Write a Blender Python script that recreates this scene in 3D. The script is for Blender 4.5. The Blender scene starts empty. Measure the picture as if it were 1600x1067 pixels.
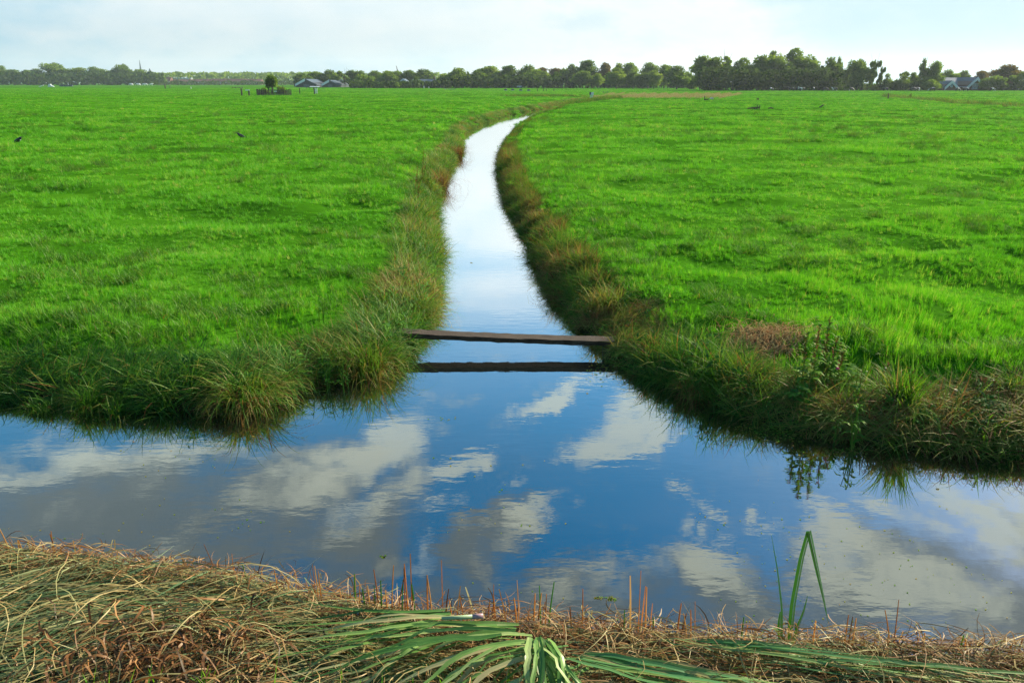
import bpy, bmesh, math, random
import numpy as np
from mathutils import Vector, Matrix
R = math.radians
random.seed(4); RNG = np.random.default_rng(11)
S = bpy.context.scene; COL = S.collection

# ------------------------------------------------------------------ camera
CAMZ, PITCH, F = 2.5, R(18.0), 1244.0
CP, SP = math.cos(PITCH), math.sin(PITCH)
cd = bpy.data.cameras.new('camera'); cam = bpy.data.objects.new('camera', cd); COL.objects.link(cam)
cam.location = (0, 0, CAMZ); cam.rotation_euler = (math.pi/2 - PITCH, 0, 0)
cd.sensor_width = 36; cd.lens = 36*F/1600; cd.clip_start = .05; cd.clip_end = 9000
S.camera = cam
def gp(u, v, z=0.0):
    """photo pixel -> point on the level z (authoring the layout from the photograph)"""
    a = (u-800)/F; b = -(v-533.5)/F
    d = (a, b*SP + CP, b*CP - SP)
    t = (z-CAMZ)/d[2]
    return np.array((d[0]*t, d[1]*t, z))
def rise(y, v):
    r = (533.5-v)/F
    return CAMZ + y*(r*CP - SP)/(CP + r*SP)
def pxm(p):
    """metres per photo pixel at a point"""
    return (p[1]*CP - (p[2]-CAMZ)*SP)/F
FZ = .40

# ------------------------------------------------------------------ noise
def _h(ix, iy, s):
    n = (ix*374761393 + iy*668265263 + s*1442695041) & 0x7fffffff
    n = ((n ^ (n >> 13))*1274126177) & 0x7fffffff
    return ((n ^ (n >> 16)) & 0xffff)/65535.0
def vn(x, y, s=0):
    x = np.asarray(x, float); y = np.asarray(y, float)
    ix = np.floor(x).astype(np.int64); iy = np.floor(y).astype(np.int64)
    fx = x-ix; fy = y-iy; fx = fx*fx*(3-2*fx); fy = fy*fy*(3-2*fy)
    a = _h(ix, iy, s); b = _h(ix+1, iy, s); c = _h(ix, iy+1, s); d = _h(ix+1, iy+1, s)
    return (a*(1-fx)+b*fx)*(1-fy) + (c*(1-fx)+d*fx)*fy
def fbm(x, y, s=0, o=3):
    t = 0; a = .5; n = 0
    for k in range(o):
        t = t + a*vn(x*2**k, y*2**k, s+k*7); n += a; a *= .5
    return t/n
def sst(a, b, x):
    t = np.clip((x-a)/(b-a), 0, 1); return t*t*(3-2*t)

# ------------------------------------------------------------------ object helpers
def tag(o, label, cat, group=None, kind=None):
    o['label'] = label; o['category'] = cat
    if group: o['group'] = group
    if kind: o['kind'] = kind
    return o
def empty(name, loc, label, cat, rz=0, group=None, scale=(1,1,1)):
    o = bpy.data.objects.new(name, None); COL.objects.link(o)
    o.location = tuple(float(c) for c in loc); o.rotation_euler = (0, 0, rz); o.scale = scale; o.empty_display_size = .1
    return tag(o, label, cat, group)
def link(name, me, mat=None, parent=None, loc=None, rot=None):
    o = bpy.data.objects.new(name, me); COL.objects.link(o)
    if mat is not None and me is not None:
        if len(me.materials) == 0: me.materials.append(mat)
    if parent: o.parent = parent
    if loc is not None: o.location = tuple(float(c) for c in loc)
    if rot is not None: o.rotation_euler = rot
    return o
def mesh_np(name, V, Q, tint=None, smooth=False, extra=None):
    V = np.asarray(V, np.float32).reshape(-1, 3); Q = np.asarray(Q, np.int32); n = Q.shape[1]
    me = bpy.data.meshes.new(name)
    me.vertices.add(len(V)); me.vertices.foreach_set('co', V.ravel())
    me.loops.add(Q.size); me.loops.foreach_set('vertex_index', Q.ravel())
    me.polygons.add(len(Q)); me.polygons.foreach_set('loop_start', np.arange(0, Q.size, n, dtype=np.int32))
    if smooth: me.polygons.foreach_set('use_smooth', np.ones(len(Q), bool))
    me.update(calc_edges=True)
    if tint is not None:
        a = me.attributes.new('tint', 'FLOAT', 'POINT'); a.data.foreach_set('value', np.asarray(tint, np.float32))
    for k, v in (extra or {}).items():
        a = me.attributes.new(k, 'FLOAT', 'POINT'); a.data.foreach_set('value', np.asarray(v, np.float32))
    return me
class MB:
    """collects boxes, prisms and tubes into one mesh"""
    def __init__(s): s.v = []; s.f = []; s.m = []
    def add(s, vs, fs, m=0):
        b = len(s.v); s.v += [tuple(map(float, p)) for p in vs]; s.f += [tuple(i+b for i in f) for f in fs]; s.m += [m]*len(fs)
    def box(s, x0, x1, y0, y1, z0, z1, m=0):
        v = [(x0,y0,z0),(x1,y0,z0),(x1,y1,z0),(x0,y1,z0),(x0,y0,z1),(x1,y0,z1),(x1,y1,z1),(x0,y1,z1)]
        s.add(v, [(3,2,1,0),(4,5,6,7),(0,1,5,4),(1,2,6,5),(2,3,7,6),(3,0,4,7)], m)
    def prism(s, poly, y0, y1, m=0):
        """outline in x,z extruded along y"""
        n = len(poly); v = [(x,y0,z) for x,z in poly]+[(x,y1,z) for x,z in poly]
        s.add(v, [tuple(range(n)), tuple(range(2*n-1,n-1,-1))]+[((i+1)%n, i, n+i, n+(i+1)%n) for i in range(n)], m)
    def slab(s, a, b, c, d, t, m=0):
        """a sloping quad with thickness"""
        P = [Vector(q) for q in (a,b,c,d)]; n = (P[1]-P[0]).cross(P[3]-P[0]).normalized()*t
        v = P+[p-n for p in P]
        s.add(v, [(0,1,2,3),(7,6,5,4),(1,0,4,5),(2,1,5,6),(3,2,6,7),(0,3,7,4)], m)
    def tube(s, pts, rad, n=6, m=0):
        pts = [Vector(tuple(p)) for p in pts]; rad = rad if hasattr(rad, '__len__') else [rad]*len(pts)
        vs = []; fs = []
        for i, p in enumerate(pts):
            t = (pts[min(i+1,len(pts)-1)]-pts[max(i-1,0)]).normalized()
            a = t.orthogonal().normalized() if i == 0 else (a - t*a.dot(t)).normalized()
            b = t.cross(a)
            vs += [p+(a*math.cos(2*math.pi*k/n)+b*math.sin(2*math.pi*k/n))*rad[i] for k in range(n)]
        for i in range(len(pts)-1):
            for k in range(n):
                fs.append((i*n+k, i*n+(k+1)%n, (i+1)*n+(k+1)%n, (i+1)*n+k))
        fs += [tuple(range(n-1,-1,-1)), tuple((len(pts)-1)*n+k for k in range(n))]
        s.add(vs, fs, m)
    def mesh(s, name, smooth=False):
        me = bpy.data.meshes.new(name); me.from_pydata(s.v, [], s.f)
        me.polygons.foreach_set('material_index', s.m)
        if smooth: me.polygons.foreach_set('use_smooth', [True]*len(s.f))
        me.update(); return me
    def build(s, name, mats, parent=None, loc=None, smooth=False, rot=None):
        me = s.mesh(name, smooth)
        for m in (mats if isinstance(mats, (list, tuple)) else [mats]): me.materials.append(m)
        return link(name, me, None, parent, loc, rot)
def skin_mesh(name, V, E, rad, subs=1):
    me = bpy.data.meshes.new('skel'); me.from_pydata([tuple(map(float, v)) for v in V], E, [])
    o = bpy.data.objects.new('skel', me); COL.objects.link(o)
    o.modifiers.new('skin', 'SKIN')
    for i, d in enumerate(me.skin_vertices[0].data):
        r = rad[i]; d.radius = (r, r) if not hasattr(r, '__len__') else r
        d.use_root = (i == 0)
    if subs:
        m = o.modifiers.new('sub', 'SUBSURF'); m.levels = subs; m.render_levels = subs
    dg = bpy.context.evaluated_depsgraph_get(); dg.update()
    out = bpy.data.meshes.new_from_object(o.evaluated_get(dg)); out.name = name
    bpy.data.objects.remove(o)
    out.polygons.foreach_set('use_smooth', [True]*len(out.polygons))
    return out

# ------------------------------------------------------------------ ribbons (blades, straws, leaves)
def ribbons(P, W, side, tint):
    """P (n,k,3) spine, W (n,k) widths, side (n,3) or (n,k,3) unit, tint (n,)"""
    n, k, _ = P.shape
    if side.ndim == 2: side = side[:, None, :]
    A = P - side*W[..., None]*.5; B = P + side*W[..., None]*.5
    V = np.stack([A, B], 2).reshape(-1, 3)
    base = (np.arange(n)*k*2)[:, None] + (np.arange(k-1)*2)[None]
    Q = np.stack([base, base+1, base+3, base+2], -1).reshape(-1, 4)
    return V, Q, np.repeat(tint, k*2)
def blades(n, rad, L, w, th, kap, tint, k=4, rng=RNG, power=.5, prof=(1, .95, .7, .06), center=None, head=None):
    """n arching blades rooted in a disc"""
    u = lambda ab: rng.uniform(ab[0], ab[1], n)
    r = rad*rng.random(n)**power; a0 = rng.uniform(0, 2*np.pi, n)
    a = rng.uniform(0, 2*np.pi, n) if head is None else head(a0)
    Ls = u(L); t0 = u(th); kp = u(kap)
    P = np.zeros((n, k, 3)); P[:, 0, 0] = r*np.cos(a0); P[:, 0, 1] = r*np.sin(a0); P[:, 0, 2] = -.015
    for i in range(1, k):
        s = (i-.5)/(k-1); t = t0 + kp*s*s*1.3
        st = Ls/(k-1)
        P[:, i] = P[:, i-1] + np.stack([np.sin(t)*np.cos(a), np.sin(t)*np.sin(a), np.cos(t)], -1)*st[:, None]
    W = u(w)[:, None]*np.array(prof)[None]
    rot = rng.normal(0, .5, n)
    side = np.stack([-np.sin(a+rot), np.cos(a+rot), np.zeros(n)], -1)
    if center is not None: P = P + np.asarray(center)
    return ribbons(P, W, side, tint(n))
def join(parts):
    V = []; Q = []; T = []; b = 0
    for v, q, t in parts:
        V.append(v); Q.append(q+b); T.append(t); b += len(v)
    return np.concatenate(V), np.concatenate(Q), np.concatenate(T)

# ------------------------------------------------------------------ materials
def newmat(name):
    m = bpy.data.materials.new(name); m.use_nodes = True; nt = m.node_tree; nt.nodes.clear()
    out = nt.nodes.new('ShaderNodeOutputMaterial'); return m, nt, out
def nd(nt, t, **kw):
    n = nt.nodes.new(t)
    for k, v in kw.items():
        if k.startswith('i_'):
            key = k[2:]; key = int(key) if key.isdigit() else key.replace('_', ' ')
            n.inputs[key].default_value = v
        else: setattr(n, k, v)
    return n
def ramp(nt, stops, src=None):
    r = nd(nt, 'ShaderNodeValToRGB'); e = r.color_ramp.elements
    while len(e) > 1: e.remove(e[0])
    e[0].position = stops[0][0]; e[0].color = (*stops[0][1], 1)
    for p, c in stops[1:]:
        x = e.new(p); x.color = (*c, 1)
    if src is not None: nt.links.new(src, r.inputs[0])
    return r
def mathn(nt, op, a, b=None, c=None, clamp=False):
    n = nd(nt, 'ShaderNodeMath', operation=op); n.use_clamp = clamp
    for i, x in enumerate((a, b, c)):
        if x is None: continue
        if isinstance(x, (int, float)): n.inputs[i].default_value = x
        else: nt.links.new(x, n.inputs[i])
    return n.outputs[0]
def leafmat(name, stops, trans=.4, gloss=.06, rough=.4, patch=.35, pscale=.6, rand=.25, tcol=(1.25, 1.1, .5)):
    """thin leaf: diffuse + translucent + a little sheen, colour by the 'tint' attribute"""
    m, nt, out = newmat(name); L = nt.links.new
    at = nd(nt, 'ShaderNodeAttribute', attribute_name='tint')
    geo = nd(nt, 'ShaderNodeNewGeometry')
    nz = nd(nt, 'ShaderNodeTexNoise', i_Scale=pscale, i_Detail=3.0); L(geo.outputs['Position'], nz.inputs['Vector'])
    oi = nd(nt, 'ShaderNodeObjectInfo')
    f = mathn(nt, 'ADD', at.outputs['Fac'], mathn(nt, 'MULTIPLY', mathn(nt, 'SUBTRACT', nz.outputs[0], .5), patch))
    f = mathn(nt, 'ADD', f, mathn(nt, 'MULTIPLY', mathn(nt, 'SUBTRACT', oi.outputs['Random'], .5), rand), clamp=True)
    r = ramp(nt, stops, f)
    d = nd(nt, 'ShaderNodeBsdfDiffuse'); L(r.outputs[0], d.inputs[0])
    t = nd(nt, 'ShaderNodeBsdfTranslucent')
    mx = nd(nt, 'ShaderNodeMix', data_type='RGBA', blend_type='MULTIPLY', i_0=1.0); L(r.outputs[0], mx.inputs[6]); mx.inputs[7].default_value = (*tcol, 1)
    L(mx.outputs[2], t.inputs[0])
    s = nd(nt, 'ShaderNodeMixShader', i_0=trans); L(d.outputs[0], s.inputs[1]); L(t.outputs[0], s.inputs[2])
    g = nd(nt, 'ShaderNodeBsdfGlossy', i_Roughness=rough); g.inputs[0].default_value = (.95, .92, .75, 1)
    s2 = nd(nt, 'ShaderNodeMixShader', i_0=gloss); L(s.outputs[0], s2.inputs[1]); L(g.outputs[0], s2.inputs[2])
    L(s2.outputs[0], out.inputs[0]); return m
def surf(name, c0, c1=None, scale=6.0, rough=.7, bump=0.0, stretch=None, spec=.3, detail=4.0, coords='Object', metallic=0.0, lo=.35, hi=.65):
    m, nt, out = newmat(name); L = nt.links.new
    b = nd(nt, 'ShaderNodeBsdfPrincipled', i_Roughness=rough, i_Metallic=metallic); b.inputs['Specular IOR Level'].default_value = spec
    tc = nd(nt, 'ShaderNodeTexCoord'); mp = nd(nt, 'ShaderNodeMapping'); L(tc.outputs[coords], mp.inputs[0])
    if stretch: mp.inputs['Scale'].default_value = stretch
    nz = nd(nt, 'ShaderNodeTexNoise', i_Scale=scale, i_Detail=detail, i_Roughness=.6); L(mp.outputs[0], nz.inputs['Vector'])
    r = ramp(nt, [(lo, c0), (hi, c1 or tuple(x*1.4 for x in c0))], nz.outputs[0]); L(r.outputs[0], b.inputs['Base Color'])
    if bump:
        bp = nd(nt, 'ShaderNodeBump', i_Strength=bump, i_Distance=.02); L(nz.outputs[0], bp.inputs['Height']); L(bp.outputs[0], b.inputs['Normal'])
    L(b.outputs[0], out.inputs[0]); return m

GREEN_FIELD = [(0, (.030,.140,.006)), (.35, (.070,.310,.008)), (.65, (.130,.450,.014)), (.85, (.25,.50,.040)), (1, (.42,.42,.13))]
M_field = leafmat('field_grass', GREEN_FIELD, trans=.45, gloss=.02, rough=.5, patch=.55, pscale=.35, rand=.25)
BANK = [(0, (.010,.050,.005)), (.25, (.032,.140,.010)), (.5, (.120,.275,.018)), (.65, (.24,.27,.042)), (.8, (.36,.26,.080)), (.92, (.27,.12,.035)), (1, (.14,.050,.018))]
M_bank = leafmat('bank_grass', BANK, trans=.42, gloss=.02, rough=.5, patch=.12, pscale=1.2, rand=.12, tcol=(1.2, 1.1, .6))
HAY = [(0, (.050,.026,.012)), (.16, (.16,.064,.020)), (.27, (.30,.135,.042)), (.38, (.33,.21,.075)), (.5, (.40,.31,.12)), (.64, (.25,.26,.10)), (.8, (.11,.19,.075)), (1, (.06,.15,.025))]
M_hay = leafmat('mown_hay', HAY, trans=.22, gloss=.03, rough=.5, patch=.15, pscale=5.0, rand=0, tcol=(1.2, 1.05, .7))
CUT = [(0, (.045,.13,.025)), (.35, (.11,.24,.05)), (.65, (.24,.38,.09)), (.85, (.42,.47,.19)), (1, (.48,.40,.18))]
M_stub = leafmat('reed_stub', [(0, (.10,.045,.02)), (.25, (.36,.15,.04)), (.4, (.44,.28,.11)), (1, (.5,.4,.2))], trans=.5, gloss=.02, rough=.5, patch=.25, pscale=40.0, rand=.2, tcol=(1.2, 1.0, .7))
M_cut = leafmat('cut_leaf', CUT, trans=.3, gloss=.03, rough=.4, patch=.45, pscale=14.0, rand=.1, tcol=(1.1, 1.1, .6))
M_iris = leafmat('iris_leaf', [(0, (.025,.12,.02)), (.6, (.04,.20,.025)), (1, (.30,.40,.15))], trans=.35, gloss=.06, patch=.3, pscale=14, rand=0)
M_shoot = leafmat('grass_shoot', [(0, (.10,.35,.02)), (1, (.24,.5,.03))], trans=.45, gloss=.05, rand=.2)
M_crown = leafmat('tree_leaves', [(0, (.060,.120,.026)), (.4, (.125,.220,.036)), (.75, (.190,.300,.045)), (1, (.26,.34,.05))], trans=.55, gloss=.008, rough=.6, patch=.6, pscale=.22, rand=.45)
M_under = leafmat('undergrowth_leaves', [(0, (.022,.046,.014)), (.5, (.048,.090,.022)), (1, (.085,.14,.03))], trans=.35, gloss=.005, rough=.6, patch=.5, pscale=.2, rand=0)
M_brown = leafmat('turning_leaves', [(0, (.060,.065,.018)), (.5, (.13,.11,.026)), (1, (.21,.15,.035))], trans=.4, gloss=.008, rough=.6, patch=.6, pscale=.25, rand=.3)
M_wood = surf('bark', (.05,.04,.03), (.11,.09,.065), 3, .9)
M_plank = surf('wet_old_wood', (.026,.015,.007), (.085,.056,.030), 9, .8, .5, (1.2, 14, 6), .35)
M_post = surf('weathered_post', (.06,.05,.04), (.16,.13,.10), 8, .85, .3)
M_white = surf('white_paint', (.68,.68,.66), (.80,.80,.78), 4, .5)
M_dark = surf('dark_board', (.030,.036,.042), (.06,.068,.075), 2, .7)
M_brick = surf('brown_brick', (.13,.075,.055), (.21,.13,.09), 6, .85)
M_tile = surf('red_roof_tiles', (.11,.050,.036), (.18,.080,.055), 3, .8)
M_slate = surf('slate_roof', (.055,.075,.095), (.10,.13,.155), 3, .55)
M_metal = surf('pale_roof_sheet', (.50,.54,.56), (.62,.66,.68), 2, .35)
M_stone = surf('tower_stone', (.24,.21,.19), (.33,.30,.27), 4, .85)
M_glass = surf('window_glass', (.20,.28,.36), (.36,.46,.55), 3, .08, spec=.9)
M_green = surf('green_paint', (.03,.14,.12), (.05,.20,.16), 4, .5)
M_red = surf('red_paint', (.45,.04,.05), (.55,.07,.07), 4, .5)
M_concrete = surf('concrete', (.45,.44,.40), (.62,.60,.55), 5, .85)
M_feather = surf('black_feathers', (.006,.006,.008), (.018,.018,.022), 20, .45, spec=.5)
M_pale = surf('pale_feathers', (.45,.43,.42), (.6,.58,.56), 20, .6)
M_flower = leafmat('pink_petals', [(0, (.55,.06,.28)), (1, (.75,.22,.45))], trans=.3, patch=.2, tcol=(1,.8,.9))
M_seed = leafmat('rust_seed_heads', [(0, (.10,.032,.014)), (.6, (.20,.070,.028)), (1, (.30,.13,.06))], trans=.3, gloss=.005, patch=.4, pscale=12, rand=.1, tcol=(1.1,.9,.7))
M_white_petal = leafmat('white_flower', [(0, (.7,.7,.62)), (1, (.8,.8,.76))], trans=.3)

# ------------------------------------------------------------------ water outline (from the photograph)
LEFT = [(0,626),(100,630),(190,635),(280,638),(380,636),(450,620),(490,592),(550,590),(610,570),(632,552),(640,535),(650,515),(672,470),(676,420),(676,380),(672,340),(676,305),(698,264),(714,242),(718,215),(742,198),(788,182),(838,172),(862,167)]
RIGHT = [(868,168),(830,179),(803,195),(786,220),(784,250),(790,290),(797,322),(808,350),(832,385),(842,420),(864,450),(888,480),(918,515),(945,545),(968,560),(1005,577),(1060,600),(1110,620),(1160,640),(1235,668),(1310,680),(1400,694),(1490,700),(1600,706)]
pts = [(-60., 12.9), (-14., 7.15)] + [tuple(gp(u, v)[:2]) for u, v in LEFT]
tip = [gp(893,162)[:2], gp(923,157)[:2], gp(960,153.5)[:2]]
for q in tip: pts.append((q[0]-.35, q[1]+.3))
for q in tip[::-1]: pts.append((q[0]+.35, q[1]-.3))
pts += [tuple(gp(u, v, .42*float(np.clip((330-v)/100, 0, 1)))[:2]) for u, v in RIGHT] + [(14., 3.7), (60., -1.9)]
NEAR = [(60., -4.6), (14., 1.0), (3.2, 2.44), (1.9, 2.64), (1.0, 2.70), (.3, 2.80), (-.4, 2.92), (-1.1, 3.11), (-2.1, 3.28), (-3.0, 3.38), (-14., 4.6), (-60., 10.1)]
POLY = np.array(pts + NEAR)
def refine(P):
    out = []
    for i in range(len(P)):
        a = P[i]; b = P[(i+1) % len(P)]; L = np.linalg.norm(b-a)
        n = int(np.clip(L/.30, 1, 6)) if L < 6 else (int(L/.6) if L < 30 else 1)
        for k in range(n): out.append(a+(b-a)*k/n)
    return np.array(out)
POLY = refine(POLY)
yy = POLY[:, 1]; amp = np.clip(.035+.004*yy, 0, .10)*(np.abs(POLY[:, 0]) < 13)*(yy < 70)
POLY = POLY + np.stack([(vn(POLY[:,0]*2.1, yy*2.1, 3)-.5), (vn(POLY[:,0]*2.1, yy*2.1, 9)-.5)], -1)*2*amp[:, None]
PA = POLY; PB = np.roll(POLY, -1, 0)
def sdist(x, y):
    """signed distance to the waterline: positive on land"""
    x = np.asarray(x, float).ravel(); y = np.asarray(y, float).ravel(); out = np.empty(len(x))
    for s in range(0, len(x), 20000):
        px = x[s:s+20000, None]; py = y[s:s+20000, None]
        ab = PB-PA; apx = px-PA[None,:,0]; apy = py-PA[None,:,1]
        t = np.clip((apx*ab[:,0]+apy*ab[:,1])/((ab**2).sum(1)+1e-12), 0, 1)
        d = np.sqrt(((apx-t*ab[:,0])**2+(apy-t*ab[:,1])**2).min(1))
        c = ((PA[:,1] > py) != (PB[:,1] > py)) & (px < (PB[:,0]-PA[:,0])*(py-PA[:,1])/(PB[:,1]-PA[:,1]+1e-15)+PA[:,0])
        out[s:s+20000] = np.where(c.sum(1) % 2 == 1, -d, d)
    return out
NX = np.array([p[0] for p in NEAR])[::-1]; NY = np.array([p[1] for p in NEAR])[::-1]
def near_edge(x): return np.interp(x, NX, NY)
DX = np.array([gp(u, v, FZ)[0] for u, v in ((1385,152),(1440,157),(1520,164),(1600,169),(1800,185))]); DY = np.array([gp(u, v, FZ)[1] for u, v in ((1385,152),(1440,157),(1520,164),(1600,169),(1800,185))])
DX, DY = DX[::-1], DY[::-1]
SL = gp(1190, 545, .2)
def height(x, y, d=None):
    sh = np.shape(x); x = np.ravel(np.asarray(x, float)); y = np.ravel(np.asarray(y, float))
    if d is None:
        d = np.full(len(x), 50.); m = (y < 190)
        d[m] = sdist(x[m], y[m])
    else: d = np.ravel(d)
    near = y < near_edge(x)+.9
    slump = np.exp(-(((x-SL[0])/.9)**2+((y-SL[1])/.8)**2))
    cross = sst(9.5, 7.0, y)
    w = np.where(near, .17, .40 + cross*np.where(x < 0, .60, .40) + .25*vn(x*.8, y*.8, 21) + 1.1*slump)
    H = np.where(near, .35+.05*vn(x*1.5, y*1.5, 5)+.03*sst(-.2, -2.2, x), FZ)
    t = sst(-.02, 1, d/w)
    z = np.where(d > 0, .02+.11*sst(0, .07, d)+(H-.13)*t, .02-.6*sst(0, .5, -d))
    land = sst(.15, .9, d)
    far = np.clip((y-7)/26, 0, 1)
    b = (vn(x*.75, y*1.05, 31)-.5)*.24 + (vn(x*2.2, y*2.6, 33)-.5)*.075 + (fbm(x*.16, y*.3, 35)-.5)*.14
    bf = (vn(x*.45, y*.75, 37)-.5)*.17 + (vn(x*1.1, y*1.5, 41)-.5)*.08*sst(80, 40, y) + (fbm(x*.05, y*.1, 39)-.5)*.10
    fade = 1/(1+(np.clip(y-90, 0, None)/80)**2)
    z = z + np.where(near, .25, 1)*land*(b*(1-far)+bf*far)*fade
    dd = np.abs(y-np.interp(x, DX, DY)); on = (x > DX[0]) & (x < DX[-1]) & (y > 30)
    z = np.where(on, z-.35*np.exp(-(dd/1.3)**2), z)
    return z.reshape(sh)

# ------------------------------------------------------------------ ground sheet
ys = np.concatenate([[-3000,-800,-200,-60,-25,-12,-6,-3,-1,0,.5], np.arange(1, 12, .045)])
g = [12.0]
while g[-1] < 3200: g.append(g[-1]*1.0125)
ys = np.concatenate([ys, g]); NC = 520
s = np.linspace(-1, 1, NC); s = np.sign(s)*(np.abs(s)*.75+np.abs(s)**3*.25)
Xg = s[None]*(7+1.05*np.abs(ys))[:, None]; Yg = np.repeat(ys[:, None], NC, 1)
dg_ = np.full(Xg.size, 50.); mm = (Yg.ravel() < 190) & (Yg.ravel() > -12); dg_[mm] = sdist(Xg.ravel()[mm], Yg.ravel()[mm])
Zg = height(Xg, Yg, dg_)
i = np.arange(len(ys)-1)[:, None]*NC + np.arange(NC-1)[None]
Q = np.stack([i, i+1, i+NC+1, i+NC], -1).reshape(-1, 4)
soil = sst(.40, .10, dg_) + .8*np.exp(-(((Xg.ravel()-SL[0])/.55)**2+((Yg.ravel()-SL[1])/.5)**2))
soil = np.maximum(soil, (Yg.ravel() < near_edge(Xg.ravel())+.9)*1.0)
dd = np.abs(Yg.ravel()-np.interp(Xg.ravel(), DX, DY)); soil = np.maximum(soil, ((Xg.ravel() > DX[0]) & (Xg.ravel() < DX[-1]) & (Yg.ravel() > 30))*np.exp(-(dd/1.1)**2))
gme = mesh_np('ground', np.stack([Xg, Yg, Zg], -1), Q, smooth=True, extra={'soil': np.clip(soil, 0, 1)})
m, nt, out = newmat('meadow_turf'); L = nt.links.new
geo = nd(nt, 'ShaderNodeNewGeometry'); at = nd(nt, 'ShaderNodeAttribute', attribute_name='soil')
n1 = nd(nt, 'ShaderNodeTexNoise', i_Scale=.35, i_Detail=6.0, i_Roughness=.65); L(geo.outputs['Position'], n1.inputs['Vector'])
n2 = nd(nt, 'ShaderNodeTexNoise', i_Scale=.035, i_Detail=4.0); L(geo.outputs['Position'], n2.inputs['Vector'])
n3 = nd(nt, 'ShaderNodeTexNoise', i_Scale=9.0, i_Detail=6.0, i_Roughness=.7); L(geo.outputs['Position'], n3.inputs['Vector'])
f = mathn(nt, 'ADD', mathn(nt, 'MULTIPLY', n1.outputs[0], .5), mathn(nt, 'ADD', mathn(nt, 'MULTIPLY', n2.outputs[0], .3), mathn(nt, 'MULTIPLY', n3.outputs[0], .25)))
TURF_NODE = ramp(nt, [(.36, (.022,.085,.004)), (.5, (.042,.150,.006)), (.62, (.080,.230,.012)), (.72, (.14,.27,.025))], f)
rs = ramp(nt, [(.35, (.016,.013,.007)), (.6, (.045,.040,.016)), (.75, (.06,.08,.02))], n3.outputs[0])
mx = nd(nt, 'ShaderNodeMix', data_type='RGBA'); L(at.outputs['Fac'], mx.inputs[0]); L(TURF_NODE.outputs[0], mx.inputs[6]); L(rs.outputs[0], mx.inputs[7])
pb = nd(nt, 'ShaderNodeBsdfDiffuse'); L(mx.outputs[2], pb.inputs['Color'])
bp = nd(nt, 'ShaderNodeBump', i_Strength=.6, i_Distance=.06); L(n3.outputs[0], bp.inputs['Height']); L(bp.outputs[0], pb.inputs['Normal'])
L(pb.outputs[0], out.inputs[0])
o = link('ground', gme, m); o['kind'] = 'structure'

# ------------------------------------------------------------------ water
me = bpy.data.meshes.new('water'); me.from_pydata([(-70,-12,0),(70,-12,0),(70,190,0),(-70,190,0)], [], [(0,1,2,3)])
m, nt, out = newmat('ditch_water'); L = nt.links.new
geo = nd(nt, 'ShaderNodeNewGeometry'); mp = nd(nt, 'ShaderNodeMapping'); L(geo.outputs['Position'], mp.inputs[0]); mp.inputs['Scale'].default_value = (1, 2.4, 1)
nz = nd(nt, 'ShaderNodeTexNoise', i_Scale=5.0, i_Detail=3.0); L(mp.outputs[0], nz.inputs['Vector'])
nzb = nd(nt, 'ShaderNodeTexNoise', i_Scale=.9, i_Detail=2.0); L(geo.outputs['Position'], nzb.inputs['Vector'])
hh = mathn(nt, 'MULTIPLY', nz.outputs[0], ramp(nt, [(.4, (.15,)*3), (.65, (1,)*3)], nzb.outputs[0]).outputs[0])
bp = nd(nt, 'ShaderNodeBump', i_Strength=.05, i_Distance=.02); L(hh, bp.inputs['Height'])
df = nd(nt, 'ShaderNodeBsdfDiffuse'); df.inputs[0].default_value = (.010, .012, .009, 1)
gl = nd(nt, 'ShaderNodeBsdfGlossy', i_Roughness=.012); gl.inputs[0].default_value = (.97, .98, 1, 1); L(bp.outputs[0], gl.inputs['Normal'])
lw = nd(nt, 'ShaderNodeLayerWeight'); L(bp.outputs[0], lw.inputs['Normal'])
fr = ramp(nt, [(.30, (.31,)*3), (.55, (.43,)*3), (.70, (.68,)*3), (.80, (.88,)*3), (.88, (.97,)*3)], lw.outputs['Facing'])
ms = nd(nt, 'ShaderNodeAddShader'); L(fr.outputs[0], gl.inputs[0]); df.inputs[0].default_value = (.004, .005, .0035, 1); L(df.outputs[0], ms.inputs[0]); L(gl.outputs[0], ms.inputs[1]); L(ms.outputs[0], out.inputs[0])
o = link('water', me, m); o['kind'] = 'structure'

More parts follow.
